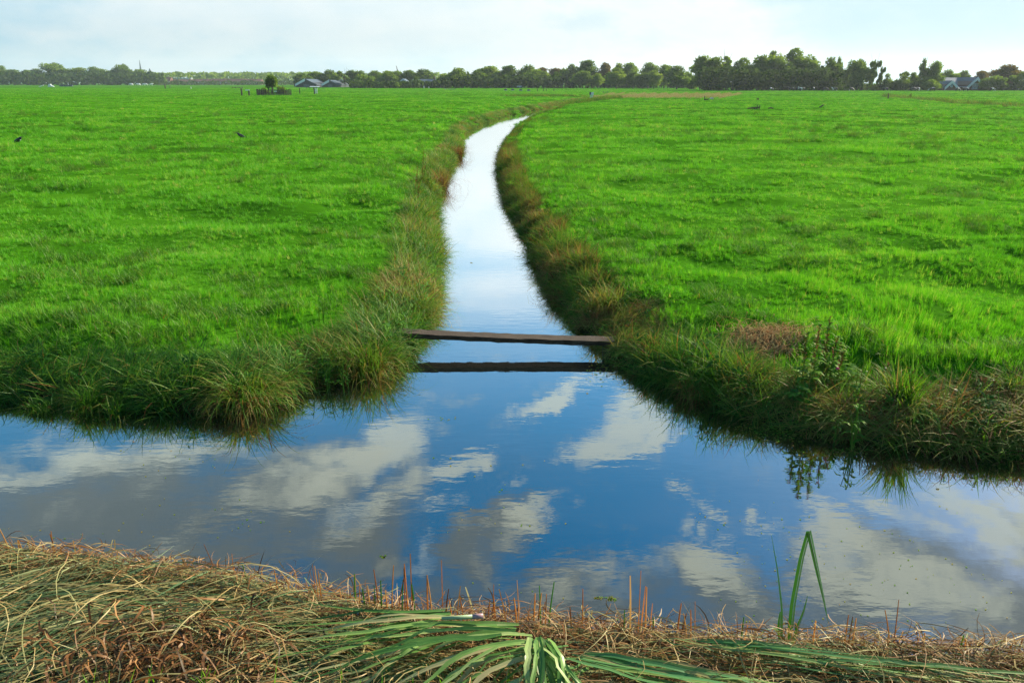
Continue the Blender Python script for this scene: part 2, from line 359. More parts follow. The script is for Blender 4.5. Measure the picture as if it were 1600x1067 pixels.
# ------------------------------------------------------------------ instanced vegetation
def eul(N, spin):
    """euler XYZ turning +Z to the normals N after a spin about z"""
    z = N/np.linalg.norm(N, axis=1, keepdims=True)
    x = np.stack([np.cos(spin), np.sin(spin), np.zeros(len(spin))], -1)
    x = x - z*(x*z).sum(1, keepdims=True); x /= np.linalg.norm(x, axis=1, keepdims=True); y = np.cross(z, x)
    return np.stack([np.arctan2(y[:,2], z[:,2]), np.arcsin(np.clip(-x[:,2], -1, 1)), np.arctan2(x[:,1], x[:,0])], -1)
def scatter(name, protos, P, E, SC, PI_, label, cat):
    """one object of many instances of the prototypes (geometry nodes)"""
    pc = bpy.data.collections.new(name+'_kinds')
    for k, me in enumerate(protos): pc.objects.link(bpy.data.objects.new(f'{name}_kind_{k:02d}', me))
    me = bpy.data.meshes.new(name); me.vertices.add(len(P)); me.vertices.foreach_set('co', np.asarray(P, np.float32).ravel())
    a = me.attributes.new('rot', 'FLOAT_VECTOR', 'POINT'); a.data.foreach_set('vector', np.asarray(E, np.float32).ravel())
    a = me.attributes.new('scl', 'FLOAT_VECTOR', 'POINT'); a.data.foreach_set('vector', np.asarray(SC, np.float32).ravel())
    a = me.attributes.new('pick', 'INT', 'POINT'); a.data.foreach_set('value', np.asarray(PI_, np.int32))
    o = link(name, me); md = o.modifiers.new('scatter', 'NODES')
    ng = bpy.data.node_groups.new(name, 'GeometryNodeTree'); md.node_group = ng
    ng.interface.new_socket('Geometry', in_out='INPUT', socket_type='NodeSocketGeometry'); ng.interface.new_socket('Geometry', in_out='OUTPUT', socket_type='NodeSocketGeometry')
    gi = ng.nodes.new('NodeGroupInput'); go = ng.nodes.new('NodeGroupOutput'); Lk = ng.links.new
    ci = ng.nodes.new('GeometryNodeCollectionInfo'); ci.inputs['Collection'].default_value = pc
    ci.inputs['Separate Children'].default_value = True; ci.inputs['Reset Children'].default_value = True
    ip = ng.nodes.new('GeometryNodeInstanceOnPoints'); ip.inputs['Pick Instance'].default_value = True
    Lk(gi.outputs[0], ip.inputs['Points']); Lk(ci.outputs[0], ip.inputs['Instance'])
    for an, ty, so in (('rot','FLOAT_VECTOR','Rotation'), ('scl','FLOAT_VECTOR','Scale'), ('pick','INT','Instance Index')):
        na = ng.nodes.new('GeometryNodeInputNamedAttribute'); na.data_type = ty; na.inputs[0].default_value = an
        Lk(na.outputs[0], ip.inputs[so])
    Lk(ip.outputs[0], go.inputs[0])
    return tag(o, label, cat, kind='stuff')
def pm(name, part, mat):
    me = mesh_np(name, *part); me.materials.append(mat); return me
def normals(x, y, e=.15):
    e = np.maximum(e, .012*np.asarray(y))
    zx = (height(x+e, y)-height(x-e, y))/(2*e); zy = (height(x, y+e)-height(x, y-e))/(2*e)
    return np.stack([-zx, -zy, np.ones(len(x))], -1)
def infront(x, y, mg=1.5):
    return np.abs(x) < (y*CP+.6)*.70+mg

# meadow grass, four rings of falling density
tf = lambda n: np.clip(RNG.normal(.56, .17, n) + (RNG.random(n) < .02)*.4, 0, 1)
def turf():
    parts = []
    for _ in range(19):
        r = .36*RNG.random()**.5; a = RNG.uniform(0, 6.28); t0 = RNG.normal(.56, .12); hgt = RNG.uniform(.75, 1.25)
        parts.append(blades(20, .035, (.045*hgt,.11*hgt), (.003,.0058), (.0,.75), (.2,1.6), lambda n: np.clip(RNG.normal(t0, .12, n), 0, 1), center=(r*math.cos(a), r*math.sin(a), 0)))
    parts.append(blades(70, .38, (.03,.08), (.003,.006), (.2,1.2), (.1,1.2), tf))
    return join(parts)
fp = [pm('turf_patch', turf(), M_field) for _ in range(8)]
n = 190000; t_ = RNG.random(n); Y = 4.0*np.exp(t_**1.0*np.log(330/4.0)); X = RNG.uniform(-1, 1, n)*(Y*.70+3)
SC = np.clip(.50*(Y/8)**.98, .48, 10); A_ = (Y*.70+3)*2*Y*np.log(330/4.0)/n      # ground area per sample
keep = np.clip(A_*9.5*(.8/SC)**2, 0, 1); k = RNG.random(n) < keep
X, Y, SC = X[k], Y[k], SC[k]; d = np.full(len(X), 50.); m_ = Y < 190; d[m_] = sdist(X[m_], Y[m_])
k = (d > np.where(Y < 8, .20, .33)+.06*np.clip(SC-.7, 0, 6)) & (Y > near_edge(X)+1.2) & ~((np.abs(X-SL[0]) < .27) & (np.abs(Y-SL[1]) < .25)); X, Y, SC = X[k], Y[k], SC[k]
HS = np.clip(SC, .72, 2.2)**.5*np.clip(1.15-Y/420, .5, 1.05)
lush = (.60+1.5*vn(X*.55, Y*.75, 51)*vn(X*1.9, Y*1.9, 53))*(1+.30*sst(8.2, 6.6, Y))
SC = SC*RNG.uniform(.8, 1.25, len(X)); E = eul(normals(X, Y), RNG.uniform(0, 6.28, len(X)))
scatter('meadow_grass', fp, np.stack([X, Y, height(X, Y)-.01], -1), E, np.stack([SC, SC, HS*lush*RNG.uniform(.8, 1.2, len(X))], -1), RNG.integers(0, len(fp), len(X)), 'short lush bright green grass covering the meadow', 'grass')

# long grass on the banks
def tn(mu, sd, rust=0):
    return lambda n: np.clip(RNG.normal(mu, sd, n) + (RNG.random(n) < rust)*.45, 0, 1)
bp_ = []
for mu, sd, ru in ((.26,.12,.03), (.30,.14,.05), (.42,.14,.08), (.45,.14,.1), (.60,.13,.1), (.68,.12,.15), (.80,.10,.3), (.92,.06,0)):
    a = blades(75, .10, (.18,.48), (.004,.0075), (.05,.7), (.4,2.0), tn(mu, sd, ru), k=5, prof=(1,1,.85,.6,.08))
    b = blades(40, .13, (.08,.22), (.003,.006), (.1,1.0), (.2,1.6), tn(mu-.05, sd, ru), k=5, prof=(1,1,.85,.6,.08))
    bp_.append(pm('bank_tuft', join([a, b]), M_bank))
def weed(n_st, Lr, lw, tint):
    """leafy herb: stems with pairs of lance leaves"""
    parts = []
    for _ in range(n_st):
        h = RNG.uniform(*Lr); a = RNG.uniform(0, 6.28); ln = RNG.uniform(.05, .35); b = RNG.normal(0, .05, 2)
        P = np.array([[b[0]+math.cos(a)*ln*h*t*t, b[1]+math.sin(a)*ln*h*t*t, h*t] for t in np.linspace(0, 1, 5)])[None]
        parts.append(ribbons(P, np.full((1, 5), .005), np.array([[math.sin(a), -math.cos(a), 0]]), np.array([tint+.1])))
        m_ = int(h/.03); tt = RNG.uniform(.15, 1, m_); an = RNG.uniform(0, 6.28, m_)
        p0 = np.stack([b[0]+math.cos(a)*ln*h*tt**2, b[1]+math.sin(a)*ln*h*tt**2, h*tt], -1)
        l = RNG.uniform(.05, .11, m_)*(1.25-.6*tt); dx = np.stack([np.cos(an), np.sin(an)], -1)
        K = np.array([0, .35, .7, 1.0]); zc = np.array([0, .22, .25, .05])
        P = p0[:, None, :] + np.concatenate([dx[:, None, :]*K[None, :, None], np.repeat(zc[None, :, None], m_, 0)], -1)*l[:, None, None]
        W = (l*lw)[:, None]*np.array([.25, 1, .7, .05])[None]
        parts.append(ribbons(P, W, np.stack([-np.sin(an), np.cos(an), np.zeros(m_)], -1), np.clip(RNG.normal(tint, .08, m_), 0, 1)))
    parts = [(np.asarray(v), q, t) for v, q, t in parts]
    return join(parts)
bp_ += [pm('bank_herb', weed(4, (.15,.4), .26, .24), M_bank), pm('bank_herb', weed(3, (.2,.45), .3, .34), M_bank)]
seg = PB-PA; segL = np.linalg.norm(seg, axis=1); mid = (PA+PB)/2
BX = []; BY = []; BS = []; BW = []; BP = []; BN = []
cs = RNG
for i in range(len(PA)):
    my = mid[i, 1]; mx_ = mid[i, 0]
    if segL[i] > 60 or not infront(mx_, my, 3) or my < near_edge(mx_)+.8: continue
    sc = 1.0 if my < 11 else (1.0 if my < 22 else (1.1 if my < 45 else 1.35))
    rate = 50 if my < 11 else (34 if my < 22 else (22 if my < 45 else 14))
    n = cs.poisson(segL[i]*rate)
    nrm = np.array([seg[i,1], -seg[i,0]])/(segL[i]+1e-9)
    q = mid[i]+nrm*.05
    if sdist([q[0]], [q[1]])[0] < 0: nrm = -nrm
    t = cs.random(n); off = cs.random(n)**1.25*(.50 if my < 9 else .44)-.02
    p = PA[i]+seg[i]*t[:, None]+nrm*off[:, None]
    BX.append(p[:,0]); BY.append(p[:,1]); BS.append(sc*cs.uniform(.65, 1.2, n)); BW.append(off)
    BN.append(np.repeat((-nrm)[None], n, 0))
X = np.concatenate(BX); Y = np.concatenate(BY); SC = np.concatenate(BS); OF = np.concatenate(BW); NV = np.concatenate(BN)
d = sdist(X, Y); k = (d > -.03) & ~((np.abs(X-SL[0]) < .27) & (np.abs(Y-SL[1]) < .25)); X, Y, SC, OF, NV, d = X[k], Y[k], SC[k], OF[k], NV[k], d[k]
creek_right = (X > np.interp(Y, [5, 8, 15, 30, 80], [.9, .3, -.3, -.6, 1.5])) & (Y > 6.0)
dry = np.where(Y < 6.6, np.where(X > .5, .38, .24), np.where(creek_right, .54, .38)-.16*sst(20, 60, Y)) + (vn(X*1.1, Y*.9, 71)-.5)*.8 + RNG.normal(0, .16, len(X))
pick = np.clip((dry*8).astype(int), 0, 7)
hb = (RNG.random(len(X)) < .10) & (Y < 12); pick[hb] = RNG.integers(8, 10, hb.sum())
lean = np.clip(.75-d*1.1, 0, .8)*RNG.uniform(.1, 1, len(X))
N = normals(X, Y); N = N*np.array([.35, .35, 1]) + np.concatenate([NV*lean[:, None], np.zeros((len(X), 1))], 1)
E = eul(N, RNG.uniform(0, 6.28, len(X)))
hz = SC*(.30+.75*vn(X*1.1, Y*1.1, 77))*np.where(OF > .35, .75, 1)*(1-.35*sst(25, 50, Y))
scatter('bank_grass', bp_, np.stack([X, Y, height(X, Y)-.01], -1), E, np.stack([SC, SC, hz], -1), pick, 'long tangled olive and straw coloured grass hanging over the ditch banks', 'grass')

# rough tufts dotted over the meadow (they throw the dark flecks)
n = 4200; Y = 6+ (RNG.random(n)**1.6)*60; X = RNG.uniform(-1, 1, n)*(Y*.70+3)
d = sdist(X, Y); k = (d > .5) & (Y > near_edge(X)+1.5) & (fbm(X*.35, Y*.5, 81) > np.where(d < 1.6, .35, .57)); X, Y = X[k], Y[k]
SC = RNG.uniform(.4, .75, len(X))*np.clip(.9+Y/50, 0, 1.8)
rp = [pm('rough_tuft', blades(90, .16, (.14,.30), (.004,.007), (.05,.6), (.3,1.6), tn(.38, .10, .01), k=5, prof=(1,1,.85,.6,.08)), M_bank) for _ in range(4)]
scatter('meadow_tufts', rp, np.stack([X, Y, height(X, Y)-.01], -1), eul(normals(X, Y), RNG.uniform(0, 6.28, len(X))), np.stack([SC*1.2, SC*1.2, SC], -1), RNG.integers(0, 4, len(X)), 'darker rough grass tufts dotted over the meadow', 'grass')
SKY_SAT, SKY_VAL, SKY_HUE = 1.68, .80, .488
GREYC = (1.15, 1.38, 1.32); WHITEC = (4.7, 5.1, 4.2)
HORB = (1.9, 3.05, 3.75); HORW = (3.9, 4.15, 4.2)
EXPO = 1.1
HAZE = .00015
DENO = True

# ------------------------------------------------------------------ sky, clouds and sun
SUN_AZ, SUN_EL = R(54), R(27)
W = bpy.data.worlds.new('World'); S.world = W; W.use_nodes = True; nt = W.node_tree; nt.nodes.clear(); L = nt.links.new
wo = nd(nt, 'ShaderNodeOutputWorld'); bg = nd(nt, 'ShaderNodeBackground', i_Strength=.1); L(bg.outputs[0], wo.inputs[0])
sky = nd(nt, 'ShaderNodeTexSky', sky_type='NISHITA'); sky.sun_disc = False; sky.sun_elevation = SUN_EL; sky.sun_rotation = SUN_AZ
sky.air_density = 1.0; sky.dust_density = .6; sky.ozone_density = 2.0
tc = nd(nt, 'ShaderNodeTexCoord'); sx = nd(nt, 'ShaderNodeSeparateXYZ'); L(tc.outputs['Generated'], sx.inputs[0])
zc = mathn(nt, 'MAXIMUM', sx.outputs[2], .03)
pp = nd(nt, 'ShaderNodeCombineXYZ'); L(mathn(nt, 'DIVIDE', sx.outputs[0], zc), pp.inputs[0]); L(mathn(nt, 'DIVIDE', sx.outputs[1], zc), pp.inputs[1])
hsv = nd(nt, 'ShaderNodeHueSaturation', i_Saturation=SKY_SAT, i_Value=SKY_VAL); hsv.inputs['Hue'].default_value = SKY_HUE; L(sky.outputs[0], hsv.inputs['Color'])
def skyp(u, v):
    a = (u-800)/F; b = -(v-533.5)/F
    d = (a, b*SP+CP, -(b*CP-SP)); return np.array((d[0]/d[2], d[1]/d[2]))
wz = nd(nt, 'ShaderNodeTexNoise', i_Scale=2.2, i_Detail=7.0, i_Roughness=.66); L(pp.outputs[0], wz.inputs['Vector'])
wv = nd(nt, 'ShaderNodeVectorMath', operation='SUBTRACT'); L(wz.outputs['Color'], wv.inputs[0]); wv.inputs[1].default_value = (.5, .5, .5)
ws = nd(nt, 'ShaderNodeVectorMath', operation='SCALE', i_Scale=.55); L(wv.outputs[0], ws.inputs[0])
wp = nd(nt, 'ShaderNodeVectorMath', operation='ADD'); L(pp.outputs[0], wp.inputs[0]); L(ws.outputs[0], wp.inputs[1])
def blobs(lst):
    acc = None
    for u, v, ra, rb, an, wgt in lst:
        c = skyp(u, v); ca, sa = math.cos(R(an)), math.sin(R(an))
        e1 = skyp(u+ra*ca*.5, v-ra*sa*.5)-skyp(u-ra*ca*.5, v+ra*sa*.5); e2 = skyp(u+rb*sa*.5, v+rb*ca*.5)-skyp(u-rb*sa*.5, v-rb*ca*.5)
        M = np.linalg.inv(np.stack([e1, e2], 1)*1.3); k = M@c
        q = []
        for r_, kk in zip(M, k):
            dn = nd(nt, 'ShaderNodeVectorMath', operation='DOT_PRODUCT'); L(wp.outputs[0], dn.inputs[0]); dn.inputs[1].default_value = (*r_, 0)
            q.append(mathn(nt, 'POWER', mathn(nt, 'ABSOLUTE', mathn(nt, 'SUBTRACT', dn.outputs['Value'], float(kk))), 2.0))
        b = mathn(nt, 'MULTIPLY', mathn(nt, 'SUBTRACT', 1.0, mathn(nt, 'ADD', q[0], q[1]), clamp=True), wgt)
        acc = b if acc is None else mathn(nt, 'MAXIMUM', acc, b)
    return acc
GREY = [(170,790,330,110,5,1), (430,770,190,80,18,1), (560,835,120,50,28,.9), (620,760,60,60,40,.6), (300,880,260,60,8,.9), (770,845,110,42,28,1), (690,905,110,42,20,.8), (900,950,230,62,5,1), (1130,915,130,62,-6,.9), (1400,900,170,85,-22,1), (1560,960,120,80,-10,1), (1260,965,170,55,0,.9), (1590,830,80,60,-20,.9), (1480,960,150,50,0,.8)]
WHITE = [(590,700,85,36,28,1.1), (500,735,110,45,20,.8), (640,745,30,40,50,.6), (575,790,70,26,25,.6), (712,737,44,15,14,1.1), (970,670,100,28,27,1), (925,702,85,11,14,1.1), (1015,660,60,22,25,1), (875,618,90,8,15,1), (830,628,50,5,15,.8), (1125,885,80,34,-4,1), (1080,872,50,20,0,.7), (1330,850,75,50,-35,1.1), (1420,905,100,45,-25,1), (1510,940,80,35,-30,.8), (1500,820,65,36,-28,1.1), (1580,795,60,30,-20,1), (1130,836,30,11,0,.7), (1172,790,18,12,-30,.7), (1040,822,30,10,0,.6), (845,812,44,22,30,.8), (790,850,60,22,30,.6), (180,710,170,26,0,.8), (60,730,90,22,0,.6), (960,905,110,24,10,.5), (1215,990,90,26,0,.6), (470,735,150,44,18,.5), (230,705,200,26,4,.6), (940,598,70,7,16,1.3), (850,632,60,6,18,1.2), (905,708,70,8,15,1.3), (985,690,70,10,18,1.0), (1060,770,30,9,10,.6), (1100,800,26,10,-10,.65), (1215,800,22,9,20,.6), (1240,845,26,12,-20,.65), (1300,790,40,14,-30,.8), (1380,790,46,16,-20,.7), (1450,770,60,18,-25,.75), (1080,840,20,8,0,.6), (780,770,26,8,25,.55), (700,790,30,9,20,.5), (660,860,40,14,25,.55)]
cn = nd(nt, 'ShaderNodeTexNoise', i_Scale=5.5, i_Detail=9.0, i_Roughness=.66); L(pp.outputs[0], cn.inputs['Vector'])
nn = mathn(nt, 'SUBTRACT', cn.outputs[0], .5)
def smooth(x, a, b):
    n = nd(nt, 'ShaderNodeMapRange', interpolation_type='SMOOTHSTEP'); n.inputs[1].default_value = a; n.inputs[2].default_value = b; L(x, n.inputs[0]); return n.outputs[0]
gb = blobs(GREY); wb = blobs(WHITE)
gd = smooth(mathn(nt, 'ADD', gb, mathn(nt, 'MULTIPLY', nn, 1.7)), .02, 1.0)
wd = smooth(mathn(nt, 'ADD', wb, mathn(nt, 'MULTIPLY', nn, 2.6)), .10, 1.0)
def mixc(f, a, b):
    n = nd(nt, 'ShaderNodeMix', data_type='RGBA')
    for s_, x in ((n.inputs[0], f), (n.inputs[6], a), (n.inputs[7], b)):
        if isinstance(x, tuple): s_.default_value = (*x, 1)
        elif isinstance(x, (int, float)): s_.default_value = x
        else: L(x, s_)
    return n.outputs[2]
c = mixc(mathn(nt, 'MULTIPLY', gd, .9), hsv.outputs[0], GREYC)
c = mixc(mathn(nt, 'MULTIPLY', wd, .74), c, WHITEC)
# high clouds over the rest of the dome, outside the modelled ones, and the pale milky band above the horizon
up = nd(nt, 'ShaderNodeTexNoise', i_Scale=.9, i_Detail=7.0, i_Roughness=.6); L(pp.outputs[0], up.inputs['Vector'])
c = mixc(mathn(nt, 'MULTIPLY', smooth(up.outputs[0], .5, .72), smooth(sx.outputs[2], .68, .8)), c, WHITEC)
st = nd(nt, 'ShaderNodeMapping'); st.inputs['Scale'].default_value = (2.2, 2.2, 24); L(tc.outputs['Generated'], st.inputs[0])
sn = nd(nt, 'ShaderNodeTexNoise', i_Scale=1.0, i_Detail=5.0, i_Roughness=.55); L(st.outputs[0], sn.inputs['Vector'])
zz = mathn(nt, 'ADD', sx.outputs[2], mathn(nt, 'MULTIPLY', mathn(nt, 'SUBTRACT', sn.outputs[0], .5), .14))
milk = ramp(nt, [(0, (1,1,1)), (.185, (.95,.95,.95)), (.208, (.55,.55,.55)), (.226, (.9,.9,.9)), (.258, (.72,.72,.72)), (.30, (.24,.24,.24)), (.38, (.10,.10,.10)), (.55, (0,0,0))], zz)
# the band is whitest straight ahead and bluer to both sides
az = mathn(nt, 'DIVIDE', sx.outputs[0], mathn(nt, 'MAXIMUM', sx.outputs[1], .2))
st2 = nd(nt, 'ShaderNodeMapping'); st2.inputs['Scale'].default_value = (1, 1, 2.6); L(tc.outputs['Generated'], st2.inputs[0])
sn2 = nd(nt, 'ShaderNodeTexNoise', i_Scale=3.2, i_Detail=5.0); L(tc.outputs['Generated'], sn2.inputs['Vector'])
sn3 = nd(nt, 'ShaderNodeTexNoise', i_Scale=9.0, i_Detail=6.0, i_Roughness=.6); L(st2.outputs[0], sn3.inputs['Vector'])
side = ramp(nt, [(0, (0,0,0)), (.12, (.10,.10,.10)), (.3, (.6,.6,.6)), (.58, (.92,.92,.92)), (.80, (.35,.35,.35)), (1, (.15,.15,.15))], mathn(nt, 'ADD', mathn(nt, 'MULTIPLY_ADD', az, .75, .5), mathn(nt, 'ADD', mathn(nt, 'MULTIPLY', mathn(nt, 'SUBTRACT', sn2.outputs[0], .5), 1.3), mathn(nt, 'MULTIPLY', mathn(nt, 'SUBTRACT', sn3.outputs[0], .5), .8))))
hc = mixc(side.outputs[0], HORB, HORW)
lift = ramp(nt, [(.05, (1,1,1)), (.13, (1.28,1.25,1.22)), (.24, (1.35,1.35,1.35))], sx.outputs[2])
ml = nd(nt, 'ShaderNodeMix', data_type='RGBA', blend_type='MULTIPLY', i_0=1.0); L(hc, ml.inputs[6]); L(lift.outputs[0], ml.inputs[7])
c = mixc(milk.outputs[0], c, ml.outputs[2])
L(c, bg.inputs[0])
sl = bpy.data.lights.new('sun', 'SUN'); sl.energy = 5.0; sl.angle = R(.6); sl.color = (1, .92, .76)
so = link('sun', sl); sd_ = Vector((math.sin(SUN_AZ)*math.cos(SUN_EL), math.cos(SUN_AZ)*math.cos(SUN_EL), math.sin(SUN_EL)))
so.rotation_euler = sd_.to_track_quat('Z', 'Y').to_euler(); so.location = (30, 25, 30)
S.view_settings.view_transform = 'Standard'; S.view_settings.look = 'None'; S.view_settings.exposure = EXPO; S.view_settings.gamma = 1
S.render.engine = 'CYCLES'; cy = S.cycles
cy.max_bounces = 7; cy.diffuse_bounces = 3; cy.glossy_bounces = 3; cy.transmission_bounces = 4; cy.transparent_max_bounces = 6; cy.volume_bounces = 1
cy.use_denoising = DENO; cy.denoising_prefilter = 'NONE'; cy.denoising_input_passes = 'RGB_ALBEDO_NORMAL'; cy.caustics_reflective = False; cy.caustics_refractive = False; cy.sample_clamp_indirect = 6

# ------------------------------------------------------------------ trees
def crown_part(blobs, n, size, flat=1.0, inner=.55):
    """leaf-sized faces spread through overlapping clumps; blobs: (x,y,z,rx,rz)"""
    B = np.array(blobs); w = B[:,3]**2*B[:,4]; w = w**.7; w /= w.sum()
    k = RNG.choice(len(B), n, p=w); dirs = RNG.normal(size=(n, 3)); dirs /= np.linalg.norm(dirs, axis=1, keepdims=True)
    r = np.clip(RNG.beta(4, 1.3, n)*1.06, inner*RNG.random(n), 1.1)*(1+.10*RNG.normal(size=n))
    c = B[k,:3] + dirs*r[:,None]*np.stack([B[k,3], B[k,3], B[k,4]], -1)
    a = RNG.normal(size=(n, 3)); a /= np.linalg.norm(a, axis=1, keepdims=True)
    b = np.cross(a, RNG.normal(size=(n, 3))); b /= np.linalg.norm(b, axis=1, keepdims=True)
    s_ = size*RNG.uniform(.55, 1.35, n)[:, None]
    V = np.stack([c-a*s_*.6, c-b*s_*.32, c+a*s_*.6, c+b*s_*.32], 1).reshape(-1, 3)
    Q = np.arange(n*4).reshape(-1, 4); tint = np.clip(.45+RNG.normal(0, .15, n)+.3*(RNG.random(len(B))-.5)[k], 0, 1)
    return V, Q, np.repeat(tint, 4)
def trunk_mesh(name, h, r, limbs, lean=0.0):
    V = [(0,0,-.2)]; E = []; rad = [r*1.25]
    for i, t in enumerate((.3, .6, 1.0)):
        V.append((lean*t+RNG.normal(0,.06), RNG.normal(0,.06), h*t)); E.append((len(V)-2, len(V)-1)); rad.append(r*(1-.45*t))
    for k in range(limbs):
        j = 2 if k % 2 else 3; a = 2*math.pi*k/limbs+RNG.uniform(0, .6); b = Vector(V[j]); l = RNG.uniform(.22, .42)*h
        V.append((b.x+math.cos(a)*l*.6, b.y+math.sin(a)*l*.6, b.z+l*.7)); E.append((j, len(V)-1)); rad.append(r*.3)
        V.append((b.x+math.cos(a)*l*1.1, b.y+math.sin(a)*l*1.1, b.z+l*1.7)); E.append((len(V)-2, len(V)-1)); rad.append(r*.12)
    return skin_mesh(name, V, E, rad, 1)
TREE_PROTO = {}; G1 = G2 = G3 = ''
def proto(kind, var):
    """crown and trunk of a tree 10 m tall and about 10 m wide (scaled per tree)"""
    key = (kind, var)
    if key in TREE_PROTO: return TREE_PROTO[key]
    u = RNG.uniform; mat = M_crown; B = []
    if kind in ('round', 'brown'):
        for k in range(15):
            a = u(0, 6.28); z = u(2.2, 8.6); q = math.sin(min(1, max(.12, (z-1.2)/8.3))*math.pi)**.6
            rr = u(.2, .78)*4.6*q; B.append((math.cos(a)*rr, math.sin(a)*rr, z, u(1.2, 2.1), u(.9, 1.5)))
        B += [(0,0,5.3,3.4,3.0), (0,0,8.3,1.8,1.5)]; n, sz, th, tr = 3600, .62, 4.2, .34
        if kind == 'brown': mat = M_brown
    elif kind == 'tall':
        for k in range(18):
            a = u(0, 6.28); z = u(1.2, 9.2); q = math.sin(min(1, max(.16, (z-.3)/9.9))*math.pi)**.5
            rr = u(.15, .8)*4.2*q; B.append((math.cos(a)*rr, math.sin(a)*rr, z, u(1.0, 1.9), u(.8, 1.5)))
        B += [(0,0,5,2.8,3.6)]; n, sz, th, tr = 4000, .58, 5.5, .3
    elif kind == 'airy':
        for k in range(17):
            a = u(0, 6.28); z = u(3.0, 9.4); rr = u(.3, .95)*4.2*math.sin(min(1, max(.2, (z-1.5)/8.8))*math.pi)**.5
            B.append((math.cos(a)*rr, math.sin(a)*rr, z, u(.7, 1.35), u(.6, 1.1)))
        n, sz, th, tr = 2300, .6, 7.5, .2
    elif kind == 'column':
        for k in range(14):
            a = u(0, 6.28); z = 1.0+8.6*k/13; rr = 2.2*math.sin(min(1, max(.08, (z+1.5)/11.7))*math.pi)**.8*u(.3, 1)
            B.append((math.cos(a)*rr, math.sin(a)*rr, z, u(1.2, 2.2)*(1-.05*z), u(.9, 1.5)))
        n, sz, th, tr = 1800, .6, 7.0, .3
    elif kind == 'bush':
        for k in range(13):
            a = u(0, 6.28); z = u(1.0, 8.2); rr = u(.2, .85)*4.4*math.cos(min(1, z/10)*1.35)**.6
            B.append((math.cos(a)*rr, math.sin(a)*rr, z, u(1.3, 2.2), u(1.1, 2.0)))
        B += [(0,0,3.5,3.6,3.6)]; n, sz, th, tr = 2300, .75, 3.0, .3
    V_, Q_, T_ = crown_part(B, int(n*1.6), sz*.95)
    rr_ = np.percentile(np.hypot(V_[:,0], V_[:,1]), 95); V_[:,:2] *= 4.9/rr_; zt_ = np.percentile(V_[:,2], 99.3); zb_ = np.percentile(V_[:,2], 1)
    lo_ = {'round': 2.0, 'brown': 2.0, 'tall': 1.0, 'airy': 2.4, 'column': .6, 'bush': .2}[kind]; V_[:,2] = lo_+(V_[:,2]-zb_)*(10-lo_)/(zt_-zb_)
    me = pm(kind+'_crown', (V_, Q_, T_), mat)
    tm = trunk_mesh(kind+'_trunk', th, tr, {'airy': 7, 'column': 3}.get(kind, 5)); tm.materials.append(M_wood)
    TREE_PROTO[key] = (me, tm); return TREE_PROTO[key]
KINDN = {'round': 'round_tree', 'brown': 'turning_tree', 'tall': 'tall_tree', 'airy': 'airy_tree', 'column': 'columnar_tree', 'bush': 'bush'}
def plant_tree(kind, u, top, base, width, label, group, back=0.0, cat='tree'):
    width *= {G3: 1.45, G2: 1.22, G1: 1.3}.get(group, 1.08)
    g0 = gp(u, base, FZ); D = g0[1]+back; x = g0[0]*D/g0[1]; p = np.array((x, D, FZ))
    z = float(height([x], [D])[0]); h = rise(D, top)-z; w = width*pxm(p)
    cm, tm = proto(kind, random.randrange(3))
    o = empty(KINDN[kind], (x, D, z), label, cat, random.uniform(0, 6.28), group, (w/9.6, w/9.6, h/10))
    link('crown', cm, None, o); link('trunk', tm, None, o); return o
G1 = 'trees of the dark wood at the left edge'; G2 = 'trees along the middle of the far treeline'; G3 = 'trees of the tall grove right of centre'; G4 = 'trees around the far right farmhouse'
LW = [
 ('round', 4, 104, 26, 'dark rounded tree cut off by the left edge of the photo'), ('round', 24, 110, 26, 'low dark tree second from the left edge of the photo'),
 ('tall', 42, 111, 24, 'dark tree midway between the left edge and the tall light green tree'), ('round', 62, 109, 26, 'dark round tree touching the left side of the tall light green tree'),
 ('tall', 90, 100, 28, 'light green tree rising highest out of the left dark wood'), ('round', 110, 110, 24, 'low dark tree touching the right side of the tall light green tree'),
 ('round', 129, 107, 26, 'broad dark tree in the middle of the left wood'), ('round', 149, 106, 24, 'grey green rounded tree right of the middle of the left wood'),
 ('tall', 167, 110, 20, 'low dark tree in the dip of the left wood before its pointed tree'), ('tall', 183, 108, 20, 'small tree leaning against the left of the pointed tree of the wood'),
 ('tall', 197, 102, 17, 'narrow pointed tree standing just left of the church spire'), ('round', 222, 110, 30, 'broad round tree directly below the church spire, lit on its right'),
 ('round', 241, 114, 20, 'low tree below the small cupola tower'), ('bush', 252, 118, 14, 'last low dark tree at the right end of the left wood')]
for k, u_, t_, w_, lab in LW: plant_tree(k, u_, t_, 133.2, w_, lab, G1)
